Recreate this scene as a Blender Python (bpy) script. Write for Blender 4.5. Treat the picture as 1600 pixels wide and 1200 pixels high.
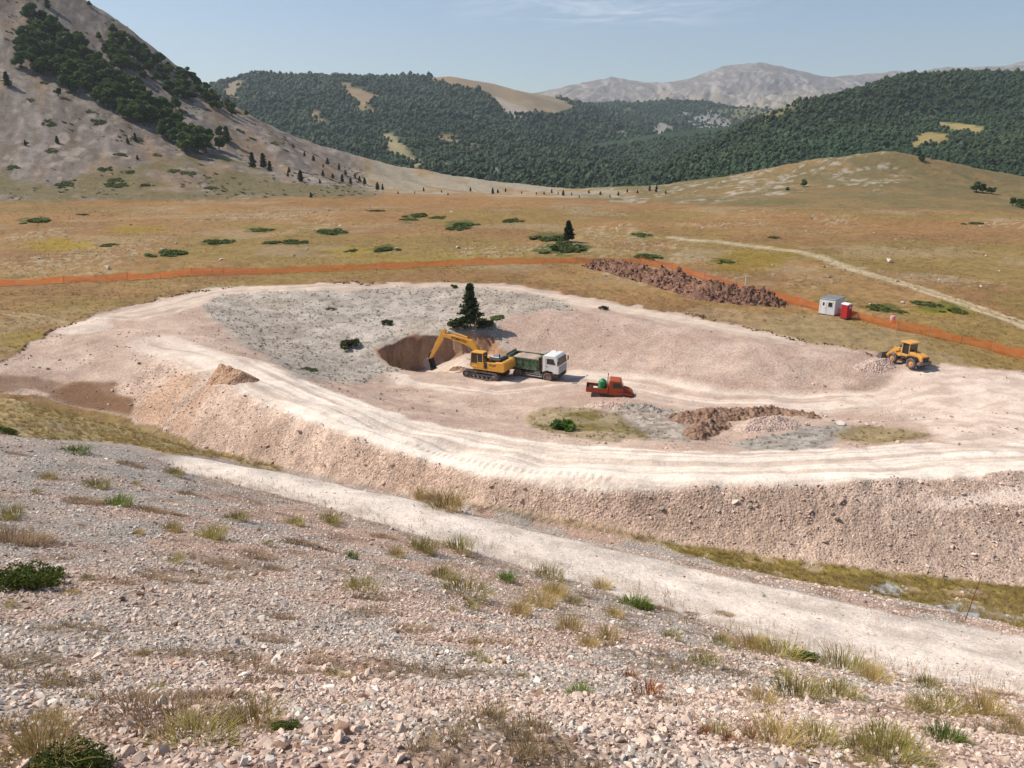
import bpy, bmesh, math, random
import numpy as np
from mathutils import Vector, Matrix
R = math.radians
sc = bpy.context.scene
for o in list(bpy.data.objects): bpy.data.objects.remove(o)
C = sc.collection
# ------------------------------------------------------------------ camera, sky, sun, exposure
F = 1210.0                        # focal length in photo pixels (1600 x 1200)
PITCH = math.atan((600-215)/F)    # horizon lies at photo row 215
ZC = 25.0                         # eye height above the floor of the diggings
SUN_AZ, SUN_EL = R(-78), R(48)    # azimuth clockwise from +Y: from the left, a little ahead
cam = bpy.data.cameras.new('camera'); camo = bpy.data.objects.new('camera', cam); C.objects.link(camo)
camo.location = (0, 0, ZC); camo.rotation_euler = (R(90)-PITCH, 0, 0)
cam.sensor_fit = 'HORIZONTAL'; cam.sensor_width = 36; cam.lens = F/1600*36
cam.clip_start = 0.1; cam.clip_end = 60000
sc.camera = camo
w = bpy.data.worlds.new('World'); sc.world = w; w.use_nodes = True
wn, wl = w.node_tree.nodes, w.node_tree.links
bg = wn['Background']
sky = wn.new('ShaderNodeTexSky'); sky.sky_type = 'NISHITA'; sky.sun_disc = False
sky.sun_elevation = SUN_EL; sky.sun_rotation = SUN_AZ; sky.altitude = 1400
sky.air_density = 1.0; sky.dust_density = 1.6; sky.ozone_density = 0.8
# thin cirrus: streaky noise on a flat layer high up (direction / height)
tc = wn.new('ShaderNodeTexCoord'); sx = wn.new('ShaderNodeSeparateXYZ'); wl.new(tc.outputs['Generated'], sx.inputs[0])
def wmath(op, a, b=None):
    n = wn.new('ShaderNodeMath'); n.operation = op
    for i, v in enumerate((a, b)):
        if v is None: continue
        if isinstance(v, (int, float)): n.inputs[i].default_value = v
        else: wl.new(v, n.inputs[i])
    return n.outputs[0]
zz = wmath('MAXIMUM', sx.outputs[2], 0.02)
cb = wn.new('ShaderNodeCombineXYZ'); wl.new(wmath('DIVIDE', sx.outputs[0], zz), cb.inputs[0]); wl.new(wmath('DIVIDE', sx.outputs[1], zz), cb.inputs[1])
mp = wn.new('ShaderNodeMapping'); mp.inputs['Scale'].default_value = (1.5, 1.5, 1); mp.inputs['Rotation'].default_value = (0, 0, 0.35)
wl.new(cb.outputs[0], mp.inputs[0])
cn = wn.new('ShaderNodeTexNoise'); cn.inputs['Scale'].default_value = 0.8; cn.inputs['Detail'].default_value = 9; cn.inputs['Roughness'].default_value = 0.65; cn.inputs['Distortion'].default_value = 1.2
wl.new(mp.outputs[0], cn.inputs[0])
vd = wn.new('ShaderNodeVectorMath'); vd.operation = 'DISTANCE'; wl.new(cb.outputs[0], vd.inputs[0]); vd.inputs[1].default_value = (0.75, 6.9, 0)   # the one patch of cirrus
pm = wn.new('ShaderNodeMapRange'); pm.inputs[1].default_value = 1.7; pm.inputs[2].default_value = 0.3; wl.new(vd.outputs['Value'], pm.inputs[0])
cr = wn.new('ShaderNodeMapRange'); cr.inputs[1].default_value = 0.42; cr.inputs[2].default_value = 0.75; cr.inputs[4].default_value = 0.75
wl.new(cn.outputs[0], cr.inputs[0])
cm = wmath('MULTIPLY', cr.outputs[0], pm.outputs[0])
mx = wn.new('ShaderNodeMix'); mx.data_type = 'RGBA'; mx.inputs[7].default_value = (8.2, 8.5, 9.0, 1)
wl.new(cm, mx.inputs[0]); wl.new(sky.outputs[0], mx.inputs[6]); wl.new(mx.outputs[2], bg.inputs[0])
bg.inputs[1].default_value = 0.095
sun = bpy.data.lights.new('sun', 'SUN'); sun.energy = 4.0; sun.angle = R(0.6); sun.color = (1, 0.95, 0.86)
suno = bpy.data.objects.new('sun', sun); C.objects.link(suno)
sd = Vector((math.sin(SUN_AZ)*math.cos(SUN_EL), math.cos(SUN_AZ)*math.cos(SUN_EL), math.sin(SUN_EL)))
suno.rotation_euler = sd.to_track_quat('Z', 'Y').to_euler(); suno.location = (-60, 40, 90)
vs = sc.view_settings; vs.view_transform = 'Standard'; vs.look = 'None'; vs.exposure = 0.36; vs.gamma = 1.0; vs.use_curve_mapping = False
sc.cycles.use_denoising = True; sc.cycles.use_adaptive_sampling = True; sc.cycles.adaptive_threshold = 0.025; sc.cycles.max_bounces = 5; sc.cycles.diffuse_bounces = 2; sc.cycles.glossy_bounces = 2
sc.cycles.transparent_max_bounces = 4; sc.cycles.volume_bounces = 0; sc.cycles.transmission_bounces = 3

# ------------------------------------------------------------------ helpers: photo pixel <-> place
CP, SP = math.cos(PITCH), math.sin(PITCH)
def tanrow(px, py):                       # ground point per metre of forward distance: x/y, drop/y
    du, dv = (px-800)/F, (600-py)/F
    y = CP+dv*SP
    return du/y, -(-SP+dv*CP)/y
def at_h(px, py, h):                      # point h metres below the eye
    u, t = tanrow(px, py); D = h/t
    return (u*D, D, ZC-h)
def at_d(px, py, D):                      # point D metres ahead
    u, t = tanrow(px, py)
    return (u*D, D, ZC-t*D)
def project(x, y, z):
    zc = z-ZC; d = y*CP-zc*SP; d = np.where(np.abs(d) < 1e-6, 1e-6, d) if isinstance(d, np.ndarray) else d
    return 800+F*x/d, 600-F*(y*SP+zc*CP)/d
def mpp(pt):                              # metres per photo pixel at a place
    return (pt[1]*CP-(pt[2]-ZC)*SP)/F
def hash2(ix, iy, s):
    n = (ix.astype(np.int64)*374761393+iy.astype(np.int64)*668265263+s*1442695041) & 0xffffffff
    n = ((n ^ (n >> 13))*1274126177) & 0xffffffff
    return ((n ^ (n >> 16)) & 0xffffff)/float(0xffffff)
def vnoise(x, y, s=0):
    ix, iy = np.floor(x), np.floor(y); fx, fy = x-ix, y-iy
    fx = fx*fx*fx*(fx*(fx*6-15)+10); fy = fy*fy*fy*(fy*(fy*6-15)+10)
    a, b, c, d = hash2(ix, iy, s), hash2(ix+1, iy, s), hash2(ix, iy+1, s), hash2(ix+1, iy+1, s)
    return (a+(b-a)*fx)*(1-fy)+(c+(d-c)*fx)*fy
def fbm(x, y, s=0, o=4, g=0.5):
    x = np.asarray(x, float); y = np.asarray(y, float)
    v = 0; a = 1; t = 0
    for k in range(o):
        v = v+a*vnoise(x*2**k+k*17.3, y*2**k-k*9.1, s+k); t += a; a *= g
    return v/t
def inpoly(px, py, poly):
    inside = np.zeros(px.shape, bool); n = len(poly)
    for i in range(n):
        x0, y0 = poly[i]; x1, y1 = poly[(i+1) % n]
        if y0 == y1: continue
        c = (y0 > py) != (y1 > py)
        inside ^= c & (px < (x1-x0)*(py-y0)/(y1-y0)+x0)
    return inside
def polydist(x, y, pts):                  # distance to a polyline and lateral sign, along-length
    best = np.full(x.shape, 1e9); lat = np.zeros(x.shape); al = np.zeros(x.shape); L = 0
    for (ax, ay), (bx, by) in zip(pts[:-1], pts[1:]):
        dx, dy = bx-ax, by-ay; l = math.hypot(dx, dy)+1e-9
        t = np.clip(((x-ax)*dx+(y-ay)*dy)/l/l, 0, 1)
        d = np.hypot(x-ax-t*dx, y-ay-t*dy); m = d < best
        best = np.where(m, d, best); al = np.where(m, L+t*l, al)
        lat = np.where(m, np.sign((x-ax)*dy-(y-ay)*dx)*d, lat); L += l
    return best, lat, al
def ss(x, a, b):
    t = np.clip((x-a)/(b-a), 0, 1); return t*t*(3-2*t)
def curve_pts(pts, step):                 # densify a polyline of tuples, last coordinates interpolated too
    out = []
    for a, b in zip(pts[:-1], pts[1:]):
        n = max(1, int(math.hypot(b[0]-a[0], b[1]-a[1])/step))
        for i in range(n): out.append(tuple(a[k]+(b[k]-a[k])*i/n for k in range(len(a))))
    out.append(tuple(pts[-1])); return out
def rbf(ctrl, KV):
    """ctrl: (u, D, z). Returns z(u, D) through all of them (linear kernel in u, KV*ln D)."""
    c = np.array(ctrl, float)
    X = np.stack([c[:, 0], KV*np.log(c[:, 1])], 1); z = c[:, 2]
    _, idx = np.unique(np.round(X, 3), axis=0, return_index=True); X = X[idx]; z = z[idx]
    n = len(X); d = np.sqrt(((X[:, None]-X[None])**2).sum(-1))
    A = np.zeros((n+3, n+3)); A[:n, :n] = d+np.eye(n)*1e-4; P_ = np.c_[np.ones(n), X]; A[:n, n:] = P_; A[n:, :n] = P_.T
    wv = np.linalg.solve(A, np.r_[z, 0, 0, 0])
    def f(u, D):
        q = np.stack([u.ravel(), KV*np.log(np.maximum(D.ravel(), 0.3))], 1); out = np.empty(len(q))
        Xf = X.astype(np.float32); wf = wv.astype(np.float32)
        for i in range(0, len(q), 20000):
            b = q[i:i+20000].astype(np.float32)
            dd = np.sqrt((b[:, :1]-Xf[:, 0])**2+(b[:, 1:]-Xf[:, 1])**2)
            out[i:i+20000] = dd @ wf[:n]+wv[n]+b[:, 0]*wv[n+1]+b[:, 1]*wv[n+2]
        return out.reshape(u.shape)
    return f
YO = 3.0                                  # the sheets fan out from a point 3 m behind the eye
class Sheet:
    """A height sheet over fan columns (x = u*(y+YO)) and rows of forward distance."""
    def __init__(s, us, ds): s.us, s.ds = us, ds; s.U, s.D = np.meshgrid(us, ds); s.X = s.U*(s.D+YO); s.Y = s.D
    def hz(s, x, y):
        x = np.asarray(x, float); y = np.asarray(y, float)
        u = x/(y+YO); i = np.clip(np.interp(u, s.us, np.arange(len(s.us))), 0, len(s.us)-1.001)
        j = np.clip(np.interp(y, s.ds, np.arange(len(s.ds))), 0, len(s.ds)-1.001)
        i0, j0 = i.astype(int), j.astype(int); fi, fj = i-i0, j-j0; Z = s.Z
        return (Z[j0, i0]*(1-fi)+Z[j0, i0+1]*fi)*(1-fj)+(Z[j0+1, i0]*(1-fi)+Z[j0+1, i0+1]*fi)*fj
    def pick(s, px, py):                  # the first ground point seen at a photo pixel
        u, t = tanrow(px, py); d = np.exp(np.linspace(math.log(s.ds[0]+.3), math.log(s.ds[-1]*.999), 3000))
        g = s.hz(u*d, d); r = ZC-t*d; k = np.nonzero(r <= g)[0]
        k = k[0] if len(k) else len(d)-1
        D = float(d[k]); return (u*D, D, float(g[k]))
    def normals(s):
        P = np.stack([s.X, s.Y, s.Z], -1)
        du = np.gradient(P, axis=1); dv = np.gradient(P, axis=0)
        n = np.cross(du, dv); n /= np.linalg.norm(n, axis=-1, keepdims=True)+1e-12
        return np.where(n[..., 2:] < 0, -n, n)
def blur(a, n=1):
    for _ in range(n):
        p = np.pad(a, 1, mode='edge'); a = (p[:-2, 1:-1]+p[2:, 1:-1]+p[1:-1, :-2]+p[1:-1, 2:]+4*p[1:-1, 1:-1])/8
    return a
def lin(r, g, b):                         # sRGB 0..255 -> linear
    return np.array([((v/255+.055)/1.055)**2.4 if v > 10 else v/3294 for v in (r, g, b)])
def fast_mesh(name, V, Fq):
    me = bpy.data.meshes.new(name); nv, nf = len(V), len(Fq); k = Fq.shape[1]
    me.vertices.add(nv); me.vertices.foreach_set('co', np.ascontiguousarray(V, np.float32).ravel())
    me.loops.add(nf*k); me.loops.foreach_set('vertex_index', np.ascontiguousarray(Fq, np.int32).ravel())
    me.polygons.add(nf); me.polygons.foreach_set('loop_start', np.arange(0, nf*k, k, dtype=np.int32))
    me.polygons.foreach_set('loop_total', np.full(nf, k, np.int32)); me.update(calc_edges=True)
    return me
def add_attr(me, name, arr, typ, dom='POINT'):
    a = me.attributes.new(name, typ, dom)
    key = {'FLOAT': 'value', 'INT': 'value', 'FLOAT_VECTOR': 'vector', 'FLOAT_COLOR': 'color'}[typ]
    a.data.foreach_set(key, np.ascontiguousarray(arr, np.int32 if typ == 'INT' else np.float32).ravel())
def sheet_objects(sh, zone, names, mat, col, tex):
    """One mesh object for each zone of a sheet; the zones share their border edges."""
    nr, nc = sh.X.shape; idx = np.arange(nr*nc).reshape(nr, nc)
    q = np.stack([idx[:-1, :-1], idx[:-1, 1:], idx[1:, 1:], idx[1:, :-1]], -1).reshape(-1, 4)
    V = np.stack([sh.X, sh.Y, sh.Z], -1).reshape(-1, 3); N = sh.normals().reshape(-1, 3)
    zf = zone[:-1, :-1].reshape(-1); out = {}
    for k, nm in names.items():
        f = q[zf == k]
        if not len(f): continue
        used = np.unique(f); remap = np.zeros(nr*nc, np.int64); remap[used] = np.arange(len(used))
        me = fast_mesh(nm, V[used], remap[f])
        add_attr(me, 'col', np.c_[col.reshape(-1, 3)[used], np.ones(len(used))], 'FLOAT_COLOR')
        add_attr(me, 'tex', np.c_[tex.reshape(-1, 3)[used], np.ones(len(used))], 'FLOAT_COLOR')
        me.polygons.foreach_set('use_smooth', np.ones(len(f), bool))
        me.normals_split_custom_set_from_vertices(N[used].tolist())
        me.materials.append(mat); o = bpy.data.objects.new(nm, me); C.objects.link(o); o['kind'] = 'structure'; out[nm] = o
    return out
# ------------------------------------------------------------------ materials
class NT:
    def __init__(s, name):
        s.m = bpy.data.materials.new(name); s.m.use_nodes = True; s.n = s.m.node_tree.nodes; s.l = s.m.node_tree.links
        s.b = s.n['Principled BSDF']
    def new(s, t, **kw):
        n = s.n.new('ShaderNode'+t)
        for k, v in kw.items():
            if k in n.inputs.keys(): s.set(n.inputs[k], v)
            else: setattr(n, k, v)
        return n
    def set(s, i, v):
        if isinstance(v, bpy.types.NodeSocket): s.l.new(v, i)
        else: i.default_value = v
    def math(s, op, *a):
        n = s.n.new('ShaderNodeMath'); n.operation = op
        for i, v in enumerate(a): s.set(n.inputs[i], v)
        return n.outputs[0]
    def mix(s, f, a, b, mode='MIX'):
        n = s.n.new('ShaderNodeMix'); n.data_type = 'RGBA'; n.blend_type = mode
        s.set(n.inputs[0], f); s.set(n.inputs[6], a); s.set(n.inputs[7], b); return n.outputs[2]
    def rng(s, v, a, b, c, d):
        n = s.n.new('ShaderNodeMapRange'); s.set(n.inputs[0], v)
        for i, k in enumerate((a, b, c, d)): n.inputs[i+1].default_value = k
        return n.outputs[0]
    def obj(s): return s.new('TexCoord').outputs['Object']
    def geo(s): return s.new('NewGeometry').outputs['Position']
    def bump(s, h, strength=1.0, dist=0.05, nrm=None):
        n = s.new('Bump', Strength=strength, Distance=dist); s.l.new(h, n.inputs['Height'])
        if nrm is not None: s.l.new(nrm, n.inputs['Normal'])
        return n.outputs[0]
def c4(c): return (float(c[0]), float(c[1]), float(c[2]), 1)
def ground_material():
    t = NT('ground_cover'); P = t.geo()
    col = t.new('Attribute', attribute_name='col').outputs['Color']
    sp = t.new('SeparateColor'); t.l.new(t.new('Attribute', attribute_name='tex').outputs['Color'], sp.inputs[0])
    peb, grs, rub = sp.outputs[0], sp.outputs[1], sp.outputs[2]
    v1 = t.new('TexVoronoi', Vector=P, Scale=17.0, Randomness=1.0)
    v2 = t.new('TexVoronoi', Vector=P, Scale=6.5, Randomness=1.0)
    s1 = t.new('SeparateColor'); t.l.new(v1.outputs['Color'], s1.inputs[0])
    s2 = t.new('SeparateColor'); t.l.new(v2.outputs['Color'], s2.inputs[0])
    n1 = t.new('TexNoise', Vector=P, Scale=0.35, Detail=4.0, Roughness=0.7).outputs[0]
    n2 = t.new('TexNoise', Vector=P, Scale=5.0, Detail=3.0, Roughness=0.7).outputs[0]
    n3 = t.new('TexNoise', Vector=P, Scale=0.9, Detail=4.0, Roughness=0.75).outputs[0]
    f = t.rng(n1, .3, .7, .84, 1.16)
    f = t.math('MULTIPLY', f, t.rng(n2, .3, .7, .88, 1.12))
    pv = t.rng(s1.outputs[0], 0, 1, -.34, .30)
    f = t.math('MULTIPLY', f, t.math('ADD', 1.0, t.math('MULTIPLY', pv, peb)))
    rv = t.rng(s2.outputs[0], 0, 1, -.24, .22)
    f = t.math('MULTIPLY', f, t.math('ADD', 1.0, t.math('MULTIPLY', rv, rub)))
    gv = t.rng(n3, .32, .68, -.30, .28)
    f = t.math('MULTIPLY', f, t.math('ADD', 1.0, t.math('MULTIPLY', gv, grs)))
    c = t.mix(1.0, col, f, 'MULTIPLY')
    # stones lean pink or grey one by one
    c = t.mix(t.math('MULTIPLY', t.rng(s1.outputs[1], .35, .9, 0, .45), peb), c, t.mix(1.0, c, (0.86, 1.0, 1.12, 1), 'MULTIPLY'))
    t.l.new(c, t.b.inputs['Base Color']); t.b.inputs['Roughness'].default_value = 0.95; t.b.inputs['Specular IOR Level'].default_value = 0.15
    h1 = t.math('MULTIPLY', t.rng(v1.outputs['Distance'], 0, .6, 1, 0), t.math('MULTIPLY', peb, 0.02))
    h2 = t.math('MULTIPLY', t.rng(v2.outputs['Distance'], 0, .6, 1, 0), t.math('MULTIPLY', rub, 0.045))
    h3 = t.math('MULTIPLY', n3, t.math('MULTIPLY', grs, 0.35))
    h4 = t.math('MULTIPLY', n2, 0.07)
    b = t.bump(t.math('ADD', t.math('ADD', h1, h2), t.math('ADD', h3, h4)), 1.0, 1.0)
    t.l.new(b, t.b.inputs['Normal'])
    return t.m
def simple(name, c, rough=.6, metal=0, dirt=.3, dirtcol=(.42, .33, .27), scale=6, spec=.4, glassy=False):
    """painted or bare surface with dust and uneven wear"""
    t = NT(name); P = t.obj()
    n = t.new('TexNoise', Vector=P, Scale=float(scale), Detail=7.0, Roughness=.7).outputs[0]
    n2 = t.new('TexNoise', Vector=P, Scale=scale*.3, Detail=3.0).outputs[0]
    k = t.math('MULTIPLY', t.rng(n, .42, .75, 0, 1), dirt)
    cc = t.mix(t.rng(n2, .35, .65, 0, .16), c4(c), c4(np.array(c)*.7))
    cc = t.mix(k, cc, c4(dirtcol))
    t.l.new(cc, t.b.inputs['Base Color']); t.b.inputs['Metallic'].default_value = metal
    t.set(t.b.inputs['Roughness'], t.rng(n, .3, .8, rough, min(1, rough+.3))); t.b.inputs['Specular IOR Level'].default_value = spec
    return t.m
def leafy(name, a, b, trans=.25, rough=.7, inst=False):
    """foliage: colour varies by leaf and by clump"""
    t = NT(name); P = t.obj()
    n = t.new('TexNoise', Vector=P, Scale=1.4, Detail=4.0).outputs[0]
    g = t.new('NewGeometry').outputs['Random Per Island']
    k = t.math('ADD', t.math('MULTIPLY', g, .6), t.rng(n, .3, .7, -.1, .5))
    c = t.mix(k, c4(a), c4(b))
    oi = t.new('ObjectInfo').outputs['Random']
    c = t.mix(1.0, c, t.rng(oi, 0, 1, .72, 1.25), 'MULTIPLY')
    if inst:
        at = t.new('Attribute', attribute_name='tint'); at.attribute_type = 'INSTANCER'
        c = t.mix(1.0, c, at.outputs['Color'], 'MULTIPLY')
    t.l.new(c, t.b.inputs['Base Color']); t.b.inputs['Roughness'].default_value = rough; t.b.inputs['Specular IOR Level'].default_value = .2
    if trans:
        tr = t.new('BsdfTranslucent'); t.l.new(c, tr.inputs[0]); ms = t.new('MixShader'); ms.inputs[0].default_value = trans
        t.l.new(t.b.outputs[0], ms.inputs[1]); t.l.new(tr.outputs[0], ms.inputs[2]); t.l.new(ms.outputs[0], t.n['Material Output'].inputs[0])
    return t.m
def stone_mat(name, inst=True):
    t = NT(name); P = t.obj()
    n = t.new('TexNoise', Vector=P, Scale=2.2, Detail=6.0, Roughness=.7).outputs[0]
    at = t.new('Attribute', attribute_name='tint'); at.attribute_type = 'INSTANCER' if inst else 'OBJECT'
    c = t.mix(1.0, at.outputs['Color'], t.rng(n, .3, .7, .8, 1.2), 'MULTIPLY')
    t.l.new(c, t.b.inputs['Base Color']); t.b.inputs['Roughness'].default_value = .9; t.b.inputs['Specular IOR Level'].default_value = .2
    return t.m
# ------------------------------------------------------------------ the ground: surveyed lines (photo column, row, metres below the eye)
CREST = [(385,612,19.6),(450,645,19.8),(550,688,20.1),(650,718,20.4),(750,742,20.4),(850,760,20.3),(1000,768,20.1),(1100,763,20),(1200,760,19.9),(1300,757,19.9),(1400,752,20),(1500,747,20.2),(1600,740,20.4)]
BASE = [(205,648,22.4),(240,668,22.6),(300,694,22.9),(400,720,23),(520,747,22.6),(650,772,22.2),(760,792,21.9),(900,812,21.9),(1050,847,22.2),(1200,872,22.5),(1400,897,22.7),(1600,918,22.7)]
BACKEDGE = [(395,560,20.6),(480,600,20.9),(600,642,20.9),(700,670,20.8),(850,692,20.6),(1000,702,20.6),(1150,706,20.7),(1300,700,21),(1450,690,21.5),(1550,655,22.2)]
INNERTOE = [(480,578,23.2),(560,600,24.2),(650,628,24.4),(760,652,24),(860,668,23),(1000,684,22.4),(1150,692,22.0),(1300,686,22.0),(1430,676,22.2)]
LEFTCREST = [(385,612,19.6),(345,600,19.7),(310,580,19.9),(290,560,20.1),(250,548,20.3),(200,540,20.4)]
RIMOUT = [(0,562,20.0),(60,530,20.1),(180,488,20.5),(250,467,20.8),(330,454,21),(500,446,20.9),(700,444,20.8),(800,446,20.9),(902,463,21.2),(993,479,21.7),(1097,498,22.1),(1172,516,22.4),(1266,537,22.8),(1400,565,23),(1600,585,23.2)]
RIMIN = [(300,500,20.9),(318,480,21),(345,462,21.1),(500,453,21),(700,450,21),(800,456,21.1),(900,480,21.6),(1000,495,21.9),(1100,512,22.2),(1232,540,22.7)]
HEAPTOP = [(785,503,21.9),(850,486,21.2),(920,490,21.25),(1000,501,21.5),(1100,521,21.9),(1250,548,22.4),(1350,552,22.4),(1385,562,22.7)]
HEAPTOE = [(800,566,25),(900,577,25),(1000,600,25),(1100,622,24.8),(1250,614,24.3),(1400,602,23.6)]
PATHUP = [(300,712,19.3),(450,740,19.3),(650,782,19.3),(800,822,19.2),(950,857,19.3),(1150,905,19),(1400,960,18),(1600,996,17)]
PATHMID = [(280,722,18.8),(450,757,18.4),(600,792,18.2),(800,845,18.1),(1000,900,18),(1200,955,16.8),(1400,1010,15.8),(1600,1050,15)]
PATHLOW = [(265,735,18),(400,765,17.5),(550,803,17.3),(700,850,17.2),(850,895,17),(1000,940,16.5),(1200,1005,15),(1400,1050,14.5),(1600,1085,14)]
BROW = [(0,620,17.8),(100,643,18.9),(200,670,20.2),(300,698,21.3),(400,723,22.2)]
TOE2 = [(0,603,20.6),(60,610,21.6),(130,630,22.2),(205,655,22.6)]
lines = [CREST, BASE, BACKEDGE, INNERTOE, LEFTCREST, RIMOUT, RIMIN, HEAPTOP, HEAPTOE, PATHUP, PATHMID, PATHLOW, BROW, TOE2]
single = [
 # diggings floor and bowl
 (620,600,24.9),(700,585,25),(700,615,25),(760,600,25),(840,592,25),(900,600,25),(800,628,24.9),(760,588,25),(720,560,25),(680,572,25),(950,606,25),(955,630,24.6),(1000,614,25),(870,640,24.4),(900,652,23.7),
 (1050,640,24.3),(1150,650,23.8),(1250,640,24),(1350,640,23.6),(1450,640,23.2),(1550,620,23),(1600,640,22.6),(1600,690,21.6),(1500,600,23.1),(1420,578,23),(1450,570,23),(1530,590,23.1),
 (600,577,25),(560,560,24.4),(500,545,23.9),(450,530,23.3),(400,520,22.4),(360,510,21.6),(600,500,22.7),(500,500,22.5),(420,490,21.9),(700,500,22.6),(780,490,22),(600,470,21.6),(500,470,21.6),(700,470,21.5),(780,470,21.4),(850,474,21.4),(600,530,23.3),(690,517,22.7),(640,522,22.95),(590,546,23.7),(760,516,22.6),
 (950,540,23.3),(1050,560,23.4),(1150,580,23.4),(1250,580,23.3),(1330,580,23.1),(850,530,23.2),
 # track
 (420,585,20.4),(500,630,20.4),(600,675,20.5),(700,705,20.5),(850,725,20.4),(1000,735,20.3),(1200,732,20.3),(1400,722,20.7),(1550,700,21.2),
 # embankment foot on the left, made ground left of the bowl
 (330,525,20.6),(250,510,20.7),(200,560,20.9),(150,590,21.4),(100,560,20.8),(60,575,20.9),(230,600,21.6),(130,520,20.4),(290,640,21.6),
 # meadow
 (0,520,19.8),(0,490,19.9),(0,437,20.1),(200,430,20.2),(400,420,20.3),(600,414,20.3),(800,408,20.4),(1000,412,20.6),(1000,450,21.2),(1100,450,21.2),(1100,430,20.9),(1250,465,21.5),(1290,495,22),(1330,497,22),(1400,500,22),(1400,540,22.6),(1600,550,23),(1600,500,22),(1600,460,21.2),(1400,440,20.8),(1500,470,21.4),(1200,480,21.8),(1600,420,20.4),(1300,430,20.6),
 (0,400,19.8),(0,360,19.4),(200,380,19.5),(400,385,19.6),(400,350,19.4),(600,380,19.8),(888,380,19.3),(850,372,19.0),(950,385,19.6),(750,365,19.6),(1000,390,20),(1200,390,20),(1400,380,19.8),(1600,370,19.6),(1000,350,19.6),(1200,350,19.4),(700,340,19.4),(250,355,19.2),
]
singleD = [   # (column, row, metres ahead): far meadow, left mountain, knoll on the right
 (0,312,236),(150,312,240),(300,310,248),(450,308,258),(590,306,266),(700,309,262),(850,311,258),(1000,318,250),(1100,322,240),(1200,326,232),(1400,330,225),(1600,334,218),
 (620,300,350),(750,300,360),(900,302,350),(620,293,440),(750,292,450),(900,294,460),(800,290,520),
 # left mountain: slope and skyline
 (0,280,262),(0,200,305),(0,100,352),(0,0,398),(0,-90,440),(130,0,425),(80,150,330),(80,270,270),(200,44,428),(270,98,430),(345,165,430),(345,230,350),(345,285,280),(200,150,350),(200,250,290),(420,205,432),(420,265,330),(500,245,430),(500,280,320),(560,277,425),(590,293,420),(270,280,278),
 # knoll on the right
 (960,300,400),(1050,290,420),(1150,275,430),(1250,255,435),(1330,240,440),(1400,235,440),(1450,244,435),(1500,262,425),(1560,285,410),(1600,300,400),(1100,305,330),(1250,290,330),(1400,280,330),(1500,295,320),(1600,315,300),(1400,305,270),(1250,308,275)]
nearD = [     # foreground scree
 (0,1200,2.7),(400,1200,2.85),(800,1200,3.0),(1200,1200,3.3),(1600,1200,3.7),
 (800,1050,7),(800,970,14),(800,930,20),(1400,1130,7.2),(1400,1085,11.5),(1600,1150,6.5),(1600,1110,11),(1200,1100,7.2),(1200,1045,12),(1000,1000,12),(1000,1080,6.3),
 (100,1050,5.6),(100,900,11),(100,800,19),(100,720,30),(0,680,37),(200,700,37),(400,1000,8),(400,880,16),(400,800,27),(500,830,26),(600,950,12),(600,880,19),(250,760,30),(0,760,23),(0,850,14),(0,960,8.5)]
ctrl = []
def addc(p): ctrl.append((p[0]/(p[1]+YO), p[1], p[2]))
for L_ in lines:
    for q in curve_pts(L_, 28): addc(at_h(*q))
for q in single: addc(at_h(*q))
for q in singleD+nearD: addc(at_d(*q))
for u_ in (-1.1, -.6, 0, .6, 1.1):      # beneath the eye and far beyond the skyline
    addc((u_*3.5, .5, ZC-1.55+(-.35 if u_ > 0 else .25)*abs(u_)*1.6))
    addc((u_*1000, 760, ZC-75))
    addc((u_*1000, 640, ZC-60))
for q in [(0,560),(130,590),(270,560),(1100,560),(1250,580),(1400,590),(1600,560)]:
    u_, _t = tanrow(q[0], 230); addc((u_*q[1], q[1], ZC-62 if q[0] > 800 else ZC-6))
for px0, pts in ((-520, [(-520,1200,2.6),(-520,900,9),(-520,700,27),(-520,600,45)]), (2100, [(2100,1200,4.2),(2100,1110,8),(2100,1010,17)])):
    for q in pts: addc(at_d(*q))
for q in [(-520,560,19.4),(-520,480,19.6),(-520,400,19.5),(-520,330,18.8),(2100,560,23.2),(2100,620,23.1),(2100,760,21.4),(2100,740,22),(2100,830,20.6),(2100,960,22.5),(2100,480,21.3),(2100,400,20),(2100,345,18.5)]: addc(at_h(*q))
for q in [(-520,200,290),(-520,0,340),(-520,-250,420),(-250,-150,420),(2100,320,330),(2100,330,420)]: addc(at_d(*q))
height = rbf(ctrl, 2.2)
def rows(segs):
    out = [segs[0][0]]
    for a, b, r in segs:
        n = max(1, int(math.log(b/a)/r)); out += list(a*np.exp(np.linspace(0, math.log(b/a), n+1))[1:])
    return np.array(out)
ground = Sheet(np.linspace(-1.02, 1.02, 720), rows([(.5,2.2,.06),(2.2,26,.0105),(26,62,.0040),(62,118,.0036),(118,280,.0095),(280,450,.007),(450,760,.02)]))
G = ground
Z = blur(height(G.U, G.D), 3)
X, Y = G.X, G.Y
# uneven ground: hummocks on the meadow, slope ripples on the mountain, lumps on the fill
far = ss(Y, 110, 150)*(1-ss(Y, 250, 300))
Z += far*((fbm(X/38, Y/30, 3, 3)-.5)*2.6+(fbm(X/7, Y/7, 5, 3)-.5)*.5)
mt = ss(Y, 265, 320); Z += mt*((fbm((X+.5*Y)/16, (Y-.6*X)/90, 7, 4)-.5)*3.2+(fbm(X/5, Y/7, 8, 3)-.5)*.5)
nr = 1-ss(Y, 32, 40); Z += nr*((fbm(X/3.5, Y/3.5, 11, 3)-.5)*.42*ss(Y, 3, 14)+(fbm(X/.8, Y/.8, 12, 3)-.5)*.10)
mid = ss(Y, 34, 42)*(1-ss(Y, 110, 130)); Z += mid*((fbm(X/4, Y/4, 13, 3)-.5)*.36+(fbm(X/1.1, Y/1.1, 14, 3)-.5)*.16)
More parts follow.
